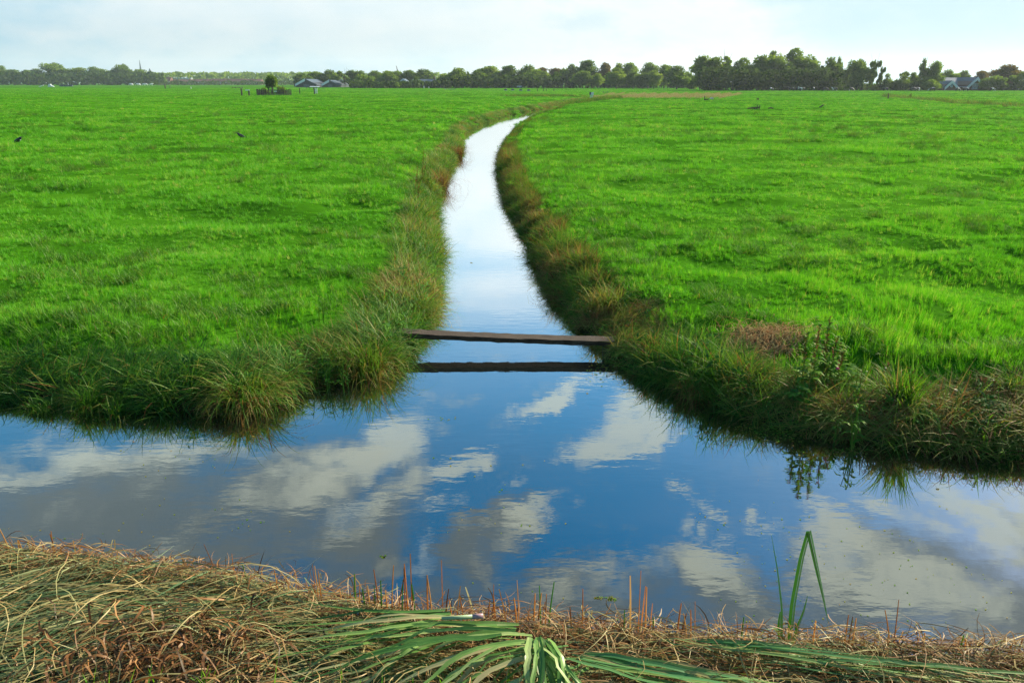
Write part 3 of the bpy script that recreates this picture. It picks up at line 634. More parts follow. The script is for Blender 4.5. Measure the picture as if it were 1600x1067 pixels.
MID = [
 ('round', 472, 116, 137, 22, 'hazy low tree behind the left end of the two barns', 30), ('round', 495, 113, 137, 24, 'round tree above the roof of the left barn', 40), ('round', 516, 111, 137, 26, 'dark round tree in the gap between the two barn roofs', 40),
 ('airy', 539, 112, 137, 22, 'thin pale tree above the roof of the right barn', 30), ('tall', 557, 111, 137, 20, 'light green feathery tree just right of the right barn', 20), ('bush', 571, 118, 137.5, 26, 'dark bushy tree at the right end of the right barn', 0),
 ('round', 586, 112, 137, 24, 'rounded tree behind the dark bushy tree by the barns', 25), ('round', 606, 112, 137, 24, 'rounded tree just left of the thin slanting mast', 20), ('tall', 625, 112, 137, 20, 'tree directly behind the slanting mast', 25),
 ('round', 641, 111, 137, 22, 'rounded tree above the white gable of the small house', 25), ('round', 663, 110, 137, 32, 'broad dark tree above the long low grey roof', 25), ('bush', 649, 121, 137.5, 15, 'small light green conical tree right of the white gable', 0),
 ('bush', 690, 117, 138, 16, 'small dark bush tree left of the big spreading oak', 0), ('round', 717, 108, 138, 31, 'big spreading oak with bare trunks showing, right of the grey roof', 0), ('airy', 731, 113, 138, 14, 'thin see through tree on the right flank of the big oak', 0),
 ('round', 746, 112, 138, 26, 'pale green tree between the big oak and the red roofed shed', 4), ('round', 767, 105, 138, 34, 'tall round tree directly above the red roofed shed', 12), ('bush', 791, 120, 138, 16, 'low grey green willow bush right of the red roofed shed', 0),
 ('round', 797, 104, 138, 27, 'dark tree with ragged top right of the red roofed shed', 10), ('round', 826, 104, 138, 30, 'domed tree above the parked white van', 12), ('tall', 825, 112, 138, 26, 'sunlit yellow green tree in front of the domed tree by the white van', 2),
 ('brown', 847, 107, 138, 18, 'brownish tree top behind the row, right of the domed tree', 25), ('brown', 868, 108, 138, 24, 'rust tinged tree top behind the front row left of the pale tall tree', 25), ('round', 850, 113, 138, 20, 'round green tree in front of the brownish tree top', 2),
 ('round', 871, 114, 138, 24, 'low round tree in front of the rust tinged tree top', 2), ('tall', 891, 103, 138, 24, 'pale green tall tree with its trunk showing, left of the highest tree', 2), ('round', 919, 96, 138.5, 28, 'highest tree of the middle treeline, with a dark rounded head', 12),
 ('round', 910, 112, 138.5, 26, 'pale rounded tree in front of the highest tree of the middle treeline', 0), ('round', 934, 116, 138.5, 18, 'low tree at the right foot of the highest middle tree', 0), ('brown', 944, 100, 138.5, 18, 'brown topped tree just right of the highest middle tree', 12),
 ('round', 966, 101, 138.5, 18, 'small dark tree top between the brown topped tree and a domed one', 15), ('round', 983, 100, 138.5, 24, 'domed tree top behind the broad light tree, over the cut hay field', 14), ('round', 963, 108, 139, 28, 'broad light green tree in the front row above the left of the hay field', 0),
 ('round', 989, 113, 139, 18, 'small round tree right of the broad light tree in the front row', 0), ('tall', 1004, 115, 139, 16, 'narrow low tree in the front row above the middle of the hay field', 0), ('round', 1012, 100, 139, 26, 'large dark dome behind the front row above the middle of the hay field', 12),
 ('round', 1021, 112, 139, 22, 'round tree in front of the large dark dome', 0), ('round', 1037, 103, 139, 24, 'tree with light gaps in its top between the dark dome and the big round tree', 10), ('round', 1057, 105, 140, 32, 'big evenly round tree with a dark trunk, last before the tall grove', 0),
 ('bush', 1079, 114, 140, 20, 'low dark tree filling the gap before the tall grove', 5)]
for k, u_, t_, b_, w_, lab, bk in MID: plant_tree(k, u_, t_, b_, w_, lab, G2, bk)
GRV = [
 ('tall', 1100, 90, 29, 'first tall tree at the left end of the grove', 0), ('airy', 1129, 90, 31, 'tall tree with sky showing through its crown, second in the grove', 0), ('bush', 1118, 112, 30, 'dark undergrowth tree at the left foot of the grove', -4), ('tall', 1162, 94, 29, 'rounded tall tree third along the grove', 0), ('column', 1185, 91, 13, 'thin spire like tree poking up left of the middle of the grove', 6),
 ('tall', 1199, 89, 30, 'broad tall tree left of the highest heads of the grove', 0), ('tall', 1213, 83, 22, 'second highest head of the grove, narrow', 5), ('tall', 1242, 80, 34, 'highest and broadest tree of the grove', 3), ('tall', 1228, 100, 18, 'pale yellow green tree in front of the highest tree of the grove', -3),
 ('round', 1268, 97, 26, 'rounded green tree right of the highest tree of the grove', 0), ('tall', 1295, 93, 24, 'tall tree near the right end of the grove', 0), ('column', 1305, 92, 11, 'thin pointed tree near the right end of the grove', 3), ('tall', 1317, 106, 17, 'low last tree at the right end of the grove', 0),
 ('bush', 1170, 116, 36, 'dark undergrowth left of the middle of the grove', -4), ('bush', 1285, 115, 32, 'dark undergrowth toward the right end of the grove', -4), ('bush', 1225, 116, 36, 'dark undergrowth below the highest tree of the grove', -5)]
for k, u_, t_, w_, lab, bk in GRV: plant_tree(k, u_, t_, 141.3, w_, lab, G3, bk)
FAR = [
 ('tall', 1338, 95, 142, 26, 'dense tall tree standing apart right of the grove', 0), ('airy', 1362, 96, 142, 22, 'tall open tree with bare trunks showing below, right of the grove', 0), ('airy', 1375, 106, 142, 12, 'thin small tree against the right of the open tree', 0), ('bush', 1386, 117, 142, 17, 'small dark tree right of the open trunked trees', 0),
 ('bush', 1405, 119, 142, 26, 'dark rounded tree left of the pointed poplar', 0), ('airy', 1413, 113, 142, 20, 'pale feathery tree behind the dark rounded tree', 15), ('tall', 1426, 115, 142, 20, 'yellow green tree touching the left of the pointed poplar', 3), ('column', 1439, 94, 142, 15, 'pointed narrow poplar left of the farmhouse', 0),
 ('tall', 1454, 98, 142, 25, 'tall airy topped tree right of the pointed poplar', 0), ('bush', 1450, 121, 142, 26, 'dark low bush at the foot of the pointed poplar', -4), ('round', 1478, 111, 142, 26, 'rounded tree at the left gable of the farmhouse', 22), ('round', 1503, 112, 142, 22, 'pale green tree top behind the farmhouse roof', 30), ('brown', 1530, 112, 142, 22, 'olive brown tree top behind the right gable of the farmhouse', 30),
 ('bush', 1540, 121, 142, 23, 'clipped round bush right of the right gable of the farmhouse', -2), ('bush', 1558, 120, 142, 23, 'second clipped round bush further from the farmhouse, in front of the big dome', -2), ('brown', 1569, 103, 142, 40, 'big domed tree towering over the round bushes at the far right', 8), ('round', 1595, 114, 142, 28, 'tree cut off by the right edge of the photo', 0)]
for k, u_, t_, b_, w_, lab, bk in FAR: plant_tree(k, u_, t_, b_, w_, lab, G4, bk, 'bush' if 'bush' in lab.split()[:4] else 'tree')

# a far-off belt of woodland that reads as one mass
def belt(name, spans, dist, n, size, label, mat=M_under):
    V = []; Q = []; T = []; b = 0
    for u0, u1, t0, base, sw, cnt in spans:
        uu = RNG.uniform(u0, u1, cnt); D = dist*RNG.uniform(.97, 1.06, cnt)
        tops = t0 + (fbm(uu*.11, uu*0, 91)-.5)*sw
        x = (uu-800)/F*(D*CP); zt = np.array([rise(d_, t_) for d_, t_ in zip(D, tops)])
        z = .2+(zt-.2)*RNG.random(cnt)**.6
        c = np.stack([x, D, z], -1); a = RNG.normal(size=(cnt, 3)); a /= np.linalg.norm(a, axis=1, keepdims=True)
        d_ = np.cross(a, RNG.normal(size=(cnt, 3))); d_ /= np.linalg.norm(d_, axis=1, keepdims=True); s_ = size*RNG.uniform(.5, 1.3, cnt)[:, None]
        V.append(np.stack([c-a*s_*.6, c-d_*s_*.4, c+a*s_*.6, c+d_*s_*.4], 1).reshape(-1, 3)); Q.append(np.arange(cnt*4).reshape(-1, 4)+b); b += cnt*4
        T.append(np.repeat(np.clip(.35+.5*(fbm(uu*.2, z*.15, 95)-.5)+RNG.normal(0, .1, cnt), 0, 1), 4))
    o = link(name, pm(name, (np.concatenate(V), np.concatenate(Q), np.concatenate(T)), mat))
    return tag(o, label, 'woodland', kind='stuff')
belt('distant_wood', [(236, 485, 114.5, 133, 4, 3600), (470, 700, 116, 133, 5, 3000)], 900, 0, 3.2, 'hazy belt of distant woodland behind the red roofed village', M_crown)
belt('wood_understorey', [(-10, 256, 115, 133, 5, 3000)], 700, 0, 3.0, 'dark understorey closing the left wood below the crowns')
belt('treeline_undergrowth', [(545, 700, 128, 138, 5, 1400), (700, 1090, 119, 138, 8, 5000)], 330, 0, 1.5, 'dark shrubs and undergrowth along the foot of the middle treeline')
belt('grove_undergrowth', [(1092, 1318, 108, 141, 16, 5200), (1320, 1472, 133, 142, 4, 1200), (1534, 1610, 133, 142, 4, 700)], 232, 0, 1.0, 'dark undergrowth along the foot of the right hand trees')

# ------------------------------------------------------------------ far buildings
def spot(u, base, back=0.0):
    g0 = gp(u, base, FZ); D = g0[1]+back; x = g0[0]*D/g0[1]
    return np.array((x, D, FZ-.05)), pxm(np.array((x, D, FZ)))
# church tower with spire
p, k = spot(223, 132.6); p = p*np.array((1.35, 1.35, 1)); k *= 1.35
o = empty('church_tower', p, 'slender church tower with a dark pointed spire above the left wood', 'church')
hz_ = rise(p[1], 120)-p[2]; ht = rise(p[1], 112)-p[2]; hs = rise(p[1], 93)-p[2]; w = 5.2*k/2
mb = MB(); mb.box(-w, w, -w, w, 0, ht); mb.box(-w*1.12, w*1.12, -w*1.12, w*1.12, ht, ht+.6); tw = mb.build('tower', M_stone, o)
mb = MB(); mb.box(-w*.28, w*.28, -w-.05, -w+.02, ht*.80, ht*.93); mb.build('belfry_opening', M_dark, tw)
mb = MB(); n = 8
for s0, s1, z0, z1 in ((.98, .52, ht+.6, ht+(hs-ht)*.25), (.52, .03, ht+(hs-ht)*.25, hs)):
    mb.tube([(0,0,z0), (0,0,z1)], [w*s0, w*s1], 8)
mb.build('spire', M_slate, o)
for sx_ in (-1, 1):
    for sy_ in (-1, 1): mb = MB(); mb.tube([(sx_*w*.85, sy_*w*.85, ht+.6), (sx_*w*.85, sy_*w*.85, ht+(hs-ht)*.22)], [w*.16, w*.02], 6); mb.build('pinnacle', M_slate, o)
# small domed tower
p, k = spot(237, 132.6); p = p*np.array((1.35, 1.35, 1)); k *= 1.35
o = empty('cupola_tower', p, 'small tower with a domed lantern right of the church spire', 'tower')
z1 = rise(p[1], 111.5)-p[2]; z2 = rise(p[1], 107)-p[2]; w = 3.4*k/2
mb = MB(); mb.box(-w, w, -w, w, 0, z1); mb.box(-w*1.15, w*1.15, -w*1.15, w*1.15, z1, z1+.5); mb.build('tower', M_stone, o)
mb = MB(); mb.tube([(0,0,z1+.5), (0,0,z1+(z2-z1)*.45), (0,0,z1+(z2-z1)*.7), (0,0,z2)], [w*.75, w*.72, w*.5, w*.03], 10); mb.build('dome', M_slate, o)
# a house with a saddle roof; ridge along x ('x') or towards us ('y')
def house(name, u, base, wpx, top, eave, depth, label, wall, roof, ridge='x', back=0, group=None, rows=1, ncol=5, door=True, fascia=None, cat='house', white_left=False, dx=0.0):
    p, k = spot(u, base, back); o = empty(name, p, label, cat, 0, group)
    w = wpx*k/2; ze = rise(p[1], eave)-p[2]; zt = rise(p[1], top)-p[2]; d = depth/2
    mb = MB()
    if ridge == 'x':
        mb.box(-w, w, -d, d, 0, ze)
        for sx_ in (-1, 1): mb.prism([(0,0)]*0 or [(-d, ze), (d, ze), (0, zt)], 0, .01) if False else None
        wl = mb.build('wall', wall, o)
        mb = MB(); e = .35; t = .22
        mb.add([(-w-e,-d-e,ze-.1),(w+e,-d-e,ze-.1),(w+e,0,zt),(-w-e,0,zt),(w+e,d+e,ze-.1),(-w-e,d+e,ze-.1)], [(0,1,2,3),(3,2,4,5),(1,4,2),(0,3,5),(0,5,4,1)])
        rf = mb.build('roof', roof, o)
    else:
        mb.prism([(-w,0),(w,0),(w,ze),(0,zt-.3),(-w,ze)], -d, d); wl = mb.build('wall', wall, o)
        e = .5; sl_ = (zt-ze)/w; mb = MB()
        for sx_ in (-1, 1):
            mb.slab(*[(a*sx_ if False else a, b, c) for a, b, c in ((sx_*(w+e), -d-e, ze-e*sl_), (0, -d-e, zt), (0, d+e, zt), (sx_*(w+e), d+e, ze-e*sl_))][::(1 if sx_ < 0 else -1)], .22)
        rf = mb.build('roof', roof, o)
        if fascia:
            mb = MB(); th = .55
            for sx_ in (-1, 1):
                mb.prism([(sx_*(w+e), ze-e*sl_-th), (sx_*(w+e), ze-e*sl_+.1), (0, zt+.1), (0, zt-th)][::sx_], -d-e-.10, -d-e-.02)
            mb.build('fascia', fascia, rf)
    nwin = ncol
    for r_ in range(rows):
        for c_ in range(nwin):
            xw = -w+(c_+.5)*2*w/nwin; hw = min(.55, .28*2*w/nwin); zc_ = ze*(r_+.55)/rows; hh_ = ze*.22/rows
            mb = MB(); mb.box(xw-hw, xw+hw, -d-.06, -d+.02, zc_-hh_, zc_+hh_); wn = mb.build('window', M_white, o)
            mb = MB(); mb.box(xw-hw*.82, xw+hw*.82, -d-.075, -d-.055, zc_-hh_*.84, zc_+hh_*.84); mb.build('pane', M_glass, wn)
    if ridge == 'x' and cat == 'house':
        mb = MB(); mb.box(w*.5-.35, w*.5+.35, -.35, .35, zt-.5, zt+1.0); mb.build('chimney', M_brick, rf)
    return o, w, d, ze, zt
RG = 'red roofed village houses left of the willow'
for u_, wp, tp, ev, lab in ((262, 14, 121, 126, 'brown gabled house at the left end of the village beside the wood'), (289, 34, 124.5, 127.5, 'red roofed terrace below the long pale greenhouse'), (319, 24, 124, 127.5, 'red roofed terrace house right of the greenhouse'), (345, 26, 123.5, 127.3, 'red roofed terrace house midway between greenhouse and willow'), (372, 25, 123.5, 127.3, 'red roofed terrace house behind the two field posts'), (398, 24, 124, 127.5, 'red roofed terrace house just left of the willow')):
    house('terraced_house', u_, 132.8, wp, tp, ev, 9, lab, M_brick, M_tile, group=RG, ncol=6)
p, k = spot(279, 132.8, 60)
o = empty('greenhouse', p, 'long low pale greenhouse roof above the red village roofs', 'greenhouse'); w = 42*k/2; z0 = rise(p[1], 124)-p[2]; z1 = rise(p[1], 121)-p[2]
mb = MB(); mb.box(-w, w, -5, 5, 0, z0); mb.build('wall', M_concrete, o)
mb = MB(); nb = 8
for q in range(nb):
    xa = -w+2*w*q/nb; xb = xa+2*w/nb-.25
    mb.prism([(xa, z0), (xb, z0), (xb, z1-.8), ((xa+xb)/2, z1), (xa, z1-.8)], -5, 5)
mb.build('roof', M_metal, o)
# the two barns
for u_, wp, tp, lab in ((490, 33, 124.0, 'dark barn with a white left roof edge, the larger of two'), (526, 25, 125.6, 'dark barn with a white left roof edge, the smaller right one')):
    p, k = spot(u_, 136.5); o = empty('barn', p, lab, 'barn', 0, 'dark barns behind the meadow')
    w = wp*k/2; zt = rise(p[1], tp)-p[2]; ze = rise(p[1], 131.5)-p[2]; d = 14
    mb = MB(); mb.prism([(-w*.93,0),(w*.93,0),(w*.93,ze),(0,zt-.25),(-w*.93,ze)], -d, d); mb.build('wall', M_dark, o)
    mb = MB(); mb.slab((-w,-d-.5,ze-.35),(0,-d-.5,zt),(0,d,zt),(-w,d,ze-.35), .3); mb.slab((0,-d-.5,zt),(w,-d-.5,ze-.35),(w,d,ze-.35),(0,d,zt), .3); rf = mb.build('roof', M_slate, o)
    mb = MB(); mb.prism([(-w,ze-1.0),(-w,ze-.05),(-w*.06,zt+.25),(-w*.06,zt-.9)][::-1], -d-.62, -d-.52); mb.build('fascia', M_white, rf)
    mb = MB(); mb.box(-w*.25, w*.25, -d-.08, -d+.02, 0, ze*.9); mb.build('door', M_slate, o)
for u_, wp, tp, lab in ((474, 22, 123.5, 'long blue grey roof behind the left barn'), (508, 22, 123.2, 'long grey roof showing between the two barns'), (543, 20, 125, 'low blue grey roof right of the smaller barn')):
    house('shed', u_, 136.0, wp, tp, 128.5, 10, lab, M_dark, M_slate, back=30, group='long sheds behind the barns', ncol=3, cat='shed')
# white gabled cottage, long low house, red shed
o, w, d, ze, zt = house('gabled_cottage', 632.5, 137.5, 12, 123.5, 128, 8, 'small cottage with a white framed gable right of the slanting mast', M_brick, M_slate, ridge='y', rows=1, ncol=1, fascia=M_white)
house('long_farmhouse', 668, 137.6, 44, 124, 129.5, 9, 'long low house with a grey roof among the middle trees', M_brick, M_slate, back=8, ncol=7)
house('garden_shed', 605, 137.2, 30, 129, 131.5, 5, 'low reddish shed behind a hedge left of the slanting mast', M_brick, M_tile, ncol=3, cat='shed')
house('red_shed', 768, 137.8, 13, 127.5, 131.5, 5, 'bright red roofed shed under the middle treeline', M_green, M_red, ncol=2, cat='shed')
# farmhouse with two gables at the right
p, k = spot(1507, 141.8)
o = empty('farmhouse', p, 'dark brick farmhouse with two white edged gables and tall windows at the far right', 'house')
zr = rise(p[1], 121.5)-p[2]; zt = rise(p[1], 121)-p[2]; ze = rise(p[1], 133)-p[2]; f_ = lambda u_: (u_-1507)*k
mb = MB(); mb.box(f_(1482), f_(1532), 4, 12, 0, ze+.3)
mb.prism([(f_(1474),0),(f_(1494),0),(f_(1494),ze-.6),(f_(1484),zt-1.2),(f_(1474),ze)], -1, 6)
mb.prism([(f_(1503.5),0),(f_(1529),0),(f_(1529),ze),(f_(1516.5),zt-.25),(f_(1503.5),ze)], -2, 6)
wl = mb.build('wall', M_brick, o)
mb = MB(); mb.add([(f_(1480),2.5,ze-.2),(f_(1536),2.5,ze-.2),(f_(1534),8,zr),(f_(1482),8,zr),(f_(1536),13,ze-.2),(f_(1480),13,ze-.2)], [(0,1,2,3),(3,2,4,5),(1,4,2),(0,3,5),(0,5,4,1)])
for a_, m_, b_, zz_, yf in ((1471, 1481.5, 1494, zt-.9, -1.5), (1501.5, 1516.5, 1531, zt, -2.6)):
    mb.slab((f_(a_),yf,ze-.7),(f_(m_),yf,zz_),(f_(m_),8,zz_),(f_(a_),8,ze-.7), .2); mb.slab((f_(m_),yf,zz_),(f_(b_),yf,ze-.9),(f_(b_),8,ze-.9),(f_(m_),8,zz_), .2)
rf = mb.build('roof', M_slate, o)
for a_, m_, b_, zz_, yf in ((1471, 1481.5, 1494, zt-.9, -1.5), (1501.5, 1516.5, 1531, zt, -2.6)):
    mb = MB()
    mb.prism([(f_(a_),ze-1.4),(f_(a_),ze-.62),(f_(m_),zz_+.08),(f_(m_),zz_-.75)][::-1], yf-.1, yf-.02); mb.prism([(f_(b_),ze-1.6),(f_(b_),ze-.82),(f_(m_),zz_+.08),(f_(m_),zz_-.75)], yf-.1, yf-.02)
    mb.build('fascia', M_white, rf)
mb = MB(); mb.slab((f_(1494.5),3.6,ze-.1),(f_(1505),3.6,ze-.1),(f_(1503),5.8,ze+1.05),(f_(1492.5),5.8,ze+1.05), .1); mb.build('roof_glare', M_metal, rf)  # pale sheet between the gables, painting in the sky's reflection on the roof
for x0, x1 in ((1490, 1493.5), (1494.5, 1500), (1523.5, 1527)):
    mb = MB(); mb.slab((f_(x0),5.3,zr-1.55),(f_(x1),5.3,zr-1.55),(f_(x1),6.5,zr-.72),(f_(x0),6.5,zr-.72), .08); mb.build('skylight', M_metal, rf)
for r_, z0, z1 in ((0, .35, ze*.72), (1, ze*.80, ze*1.22)):
    for c_ in range(4):
        xa = f_(1511.5+c_*2.4); xb = f_(1511.5+c_*2.4+2.0)
        mb = MB(); mb.box(xa, xb, -2.08, -1.98, z0, z1); wn = mb.build('window', M_white, o)
        mb = MB(); mb.box(xa+.05, xb-.05, -2.1, -2.07, z0+.08, z1-.08); mb.build('pane', M_glass, wn)
mb = MB(); mb.box(f_(1481), f_(1484.5), -1.08, -.98, .9, 2.1); wn = mb.build('window', M_white, o)
mb = MB(); mb.box(f_(1481.4), f_(1484.1), -1.1, -1.07, 1.0, 2.0); mb.build('pane', M_glass, wn)
# slanting mast behind the trees
p, k = spot(624, 137, 40)
z1 = rise(p[1], 103)-p[2]
o = empty('mast', p, 'thin slanting mast sticking up out of the middle trees', 'mast'); mb = MB(); mb.tube([(0,0,0), (-1.2*k, 0, z1*.7), (-3.6*k, 0, z1)], [.35, .28, .12], 6); mb.build('boom', M_post, o)
mb = MB(); mb.tube([(-3.6*k,0,z1-.2), (.8*k,0,z1*.55)], [.06,.06], 5); mb.build('stay', M_post, o)
# white van, dish on the lawn
def vehicle(name, u, base, lpx, hpx, mat, label, cat):
    p, k = spot(u, base, -1); o = empty(name, p, label, cat); l = lpx*k/2; h = hpx*k
    mb = MB(); mb.prism([(-l,.3),(l,.3),(l,h*.55),(l*.82,h*.62),(l*.6,h),(-l*.95,h),(-l,h*.9)], -.85, .85); mb.build('body', mat, o)
    for sy_ in (-1, 1):
        mb = MB(); mb.prism([(-l*.7,h*.62),(l*.62,h*.62),(l*.52,h*.9),(-l*.7,h*.9)], sy_*.86-.01, sy_*.86+.01); mb.build('window', M_glass, o)
        for sx_ in (-.6, .6):
            mb = MB(); mb.tube([(sx_*l, sy_*.86-.1, .33), (sx_*l, sy_*.86+.1, .33)], .33, 12); mb.build('wheel', M_dark, o)
vehicle('parked_van', 812, 138.2, 9, 3.6, M_white, 'white van parked at the foot of the middle treeline', 'van')
vehicle('parked_car', 1588, 141.8, 9, 3.4, M_metal, 'pale car parked at the far right behind the round bushes', 'car')
p, k = spot(1561, 141.5, -5); o = empty('satellite_dish', p, 'small white round dish in front of the clipped round bushes', 'dish')
zc_ = rise(p[1], 137.4)-p[2]; mb = MB()
for q in range(5): mb.tube([(0,-.02-.03*q,zc_), (0,.01-.03*q,zc_)], .36*math.cos(q*.12)*(1-.02*q), 16)
mb.build('dish', M_white, o); mb = MB(); mb.tube([(0,.08,0), (0,.08,zc_)], .05, 6); mb.build('pole', M_post, o)

# ------------------------------------------------------------------ cattle (black and white) grazing at the far right
def cow_mesh(name, graze):
    hd = (1.35, 0, .25) if graze else (1.5, 0, 1.35)
    V = [(-.75,0,1.05),(-.35,0,1.0),(.15,0,.98),(.6,0,1.05),(.95,0,1.1 if not graze else .85),(hd[0]-.12,0,hd[2]+.12),(hd[0]+.16,0,hd[2]-.10)]
    E = [(0,1),(1,2),(2,3),(3,4),(4,5),(5,6)]; rad = [.28,.36,.40,.33,.20,.15,.10]
    for x, j, hock in ((-.72,0,-.1),(.55,3,.04)):
        for y in (-.2,.2):
            b = len(V); V += [(x, y, .72), (x+hock, y*1.05, .40), (x, y*1.05, .03)]; E += [(j,b),(b,b+1),(b+1,b+2)]; rad += [.15,.075,.06]
    b = len(V); V += [(-1.02,0,1.12),(-1.1,0,.45)]; E += [(0,b),(b,b+1)]; rad += [.05,.035]
    for y in (-.13,.13):
        b = len(V); V += [(hd[0]-.16,y*1.7,hd[2]+.16)]; E += [(5,b)]; rad += [.045]
    return skin_mesh(name, V, E, rad, 1)
def hide(name, thr, seed):
    m, nt, out = newmat(name); b = nd(nt, 'ShaderNodeBsdfPrincipled', i_Roughness=.7); tc = nd(nt, 'ShaderNodeTexCoord'); oi = nd(nt, 'ShaderNodeObjectInfo')
    ad = nd(nt, 'ShaderNodeVectorMath', operation='ADD'); nt.links.new(tc.outputs['Object'], ad.inputs[0]); nt.links.new(oi.outputs['Location'], ad.inputs[1])
    nz = nd(nt, 'ShaderNodeTexNoise', i_Scale=1.1, i_Detail=1.0); nt.links.new(ad.outputs[0], nz.inputs['Vector'])
    r = ramp(nt, [(thr, (.02,.018,.017)), (thr+.02, (.75,.72,.68))], nz.outputs[0]); nt.links.new(r.outputs[0], b.inputs['Base Color']); nt.links.new(b.outputs[0], out.inputs[0]); return m
M_hide = hide('pied_hide', .60, 0)
cowg = cow_mesh('grazing_cow', True); cowg.materials.append(M_hide); cows = cow_mesh('standing_cow', False); cows.materials.append(M_hide)
CW = [(1204,142.6,1,.3,'dark cow grazing alone below the highest trees of the grove'), (1236,143,0,2.9,'dark cow standing left of two pale cows below the right of the grove'), (1247,142.4,1,.2,'pale cow left of another pale one below the grove'), (1253,142.8,0,3.3,'pied cow touching the pale cow below the grove'), (1271,142.2,1,1.2,'small pale cow below the right end of the grove'), (1290,143,1,.1,'dark cow grazing below the last thin pointed tree of the grove'), (1304,142.8,0,3.0,'pied cow standing at the right end of the grove'), (1330,143,1,.4,'dark and white cow in front of the dense tree standing apart'),
 (1383,142.5,1,3.0,'small dark cow beside the low fence near the open trunked trees'), (1428,143,1,.2,'dark cow grazing in front of the low bushes left of the poplar'), (1432.5,142.6,0,3.2,'pale cow right behind the dark one in front of the poplar'), (1456,143,1,2.8,'dark cow grazing in front of the poplar'), (1496,143.4,1,.3,'dark cow grazing in front of the left gable of the farmhouse'), (1508,143.6,0,3.0,'dark cow standing in front of the right gable of the farmhouse'), (1550,143.4,1,.2,'dark cow grazing in front of the clipped round bushes')]
for q, (u_, b_, gz, rz, lab) in enumerate(CW):
    p = gp(u_, b_, FZ); p[2] = height([p[0]], [p[1]])[0]
    o = link('cow', cowg if gz else cows, None, None, p, (0, 0, rz)); tag(o, lab, 'cow', 'cattle grazing before the far trees'); o.scale = (.70, .70, .70)

# ------------------------------------------------------------------ things out in the meadow
def gz(u, v, dz=0.0):
    q = gp(u, v, 0.0); c0 = np.array((0, 0, CAMZ)); t = np.linspace(.55, 1, 1500)
    P = c0+(q-c0)*t[:,None]; h = np.maximum(height(P[:,0], P[:,1]), 0.0); i = int(np.argmax(P[:,2] <= h+1e-6))
    p = P[i].copy(); p[2] = max(h[i], .0)+dz; return p
def stick(mb, u, v, top, rad=.05, du=0.0, org=None, n=6):
    """a post from its foot pixel up to a row, in the local space of org"""
    p = gz(u, v); k = pxm(p); h = rise(p[1], top)-p[2]; b = p-org
    mb.tube([(b[0], b[1], b[2]-.25), (b[0]+du*k*.5, b[1], b[2]+h*.5), (b[0]+du*k, b[1], b[2]+h)], [rad, rad*.97, rad*.9], n); return b, h, k
def post(name, u, v, top, label, rad=.05, mat=None, du=0, cap=None, group='old posts standing in the meadow'):
    p = gz(u, v); mb = MB(); b, h, k = stick(mb, u, v, top, rad, du, p)
    o = mb.build(name, mat or M_post, None, p); return tag(o, label, 'post', group)
# willow in its fenced pen
p = gz(426, 147); h = rise(p[1], 116.5)-p[2]; k = pxm(p)
o = empty('willow_tree', p, 'round headed pollard willow standing inside a small fenced pen', 'tree')
B = [(RNG.normal(0,.30)*12*k, RNG.normal(0,.3)*12*k, h*RNG.uniform(.45,.86), 5*k, 4.6*k) for _ in range(16)]+[(0,0,h*.66,9*k,8.5*k)]
link('crown', pm('willow_crown', crown_part(B, 2600, .34), M_crown), None, o)
V = [(0,0,-.2),(.05,0,h*.22),(0,.05,h*.36)]; E = [(0,1),(1,2)]; rd = [.22,.17,.16]
for q in range(7):
    a = q*.9; V += [(math.cos(a)*3*k, math.sin(a)*3*k, h*.55), (math.cos(a)*6.5*k, math.sin(a)*6.5*k, h*.80)]; E += [(2, len(V)-2), (len(V)-2, len(V)-1)]; rd += [.09, .05]
tm = skin_mesh('willow_trunk', V, E, rd, 1); tm.materials.append(M_wood); link('trunk', tm, None, o)
for u_, v_, t_, w_, lab in ((414, 147.5, 138, 15, 'low dense shrub at the left inside the fenced pen'), (440, 147.5, 135.5, 13, 'low dense shrub at the right inside the fenced pen')):
    plant_tree('bush', u_, t_, v_, w_, lab, 'shrubs inside the fenced pen', 0, 'shrub')
p = gz(424, 149.3); k = pxm(p); o = empty('pen_fence', p, 'dark wooden picket pen with leaning boards around the willow', 'fence')
hw, dp, hf = 22*k, 3.0, rise(p[1], 139)-p[2]
mb = MB()
for q in range(30):
    x = -hw+2*hw*q/29; z = hf*RNG.uniform(.75, 1.05); l = RNG.normal(0, .05)
    mb.tube([(x, 0, -.1), (x+l, 0, z)], [.06, .05], 5)
for q in range(10):
    y = dp*q/9*1.3
    for x in (-hw, hw): mb.tube([(x, y, -.1), (x+RNG.normal(0,.04), y, hf*RNG.uniform(.75,1))], .05, 5)
mb.build('picket_panel', M_wood, o)['kind'] = 'stuff'
for z in (.35, .78):
    mb = MB(); mb.box(-hw-.1, hw+.1, -.09, -.055, hf*z-.05, hf*z+.05); mb.build('rail', M_post, o)
mb = MB(); mb.box(5*k, 9.5*k, -.16, -.10, hf*.52, hf*.66); mb.build('pale_board', M_white, o)
mb = MB(); mb.tube([(18*k, .4, 0), (18*k, .4, rise(p[1], 133.5)-p[2])], .05, 6); mb.build('tall_post', M_post, o)
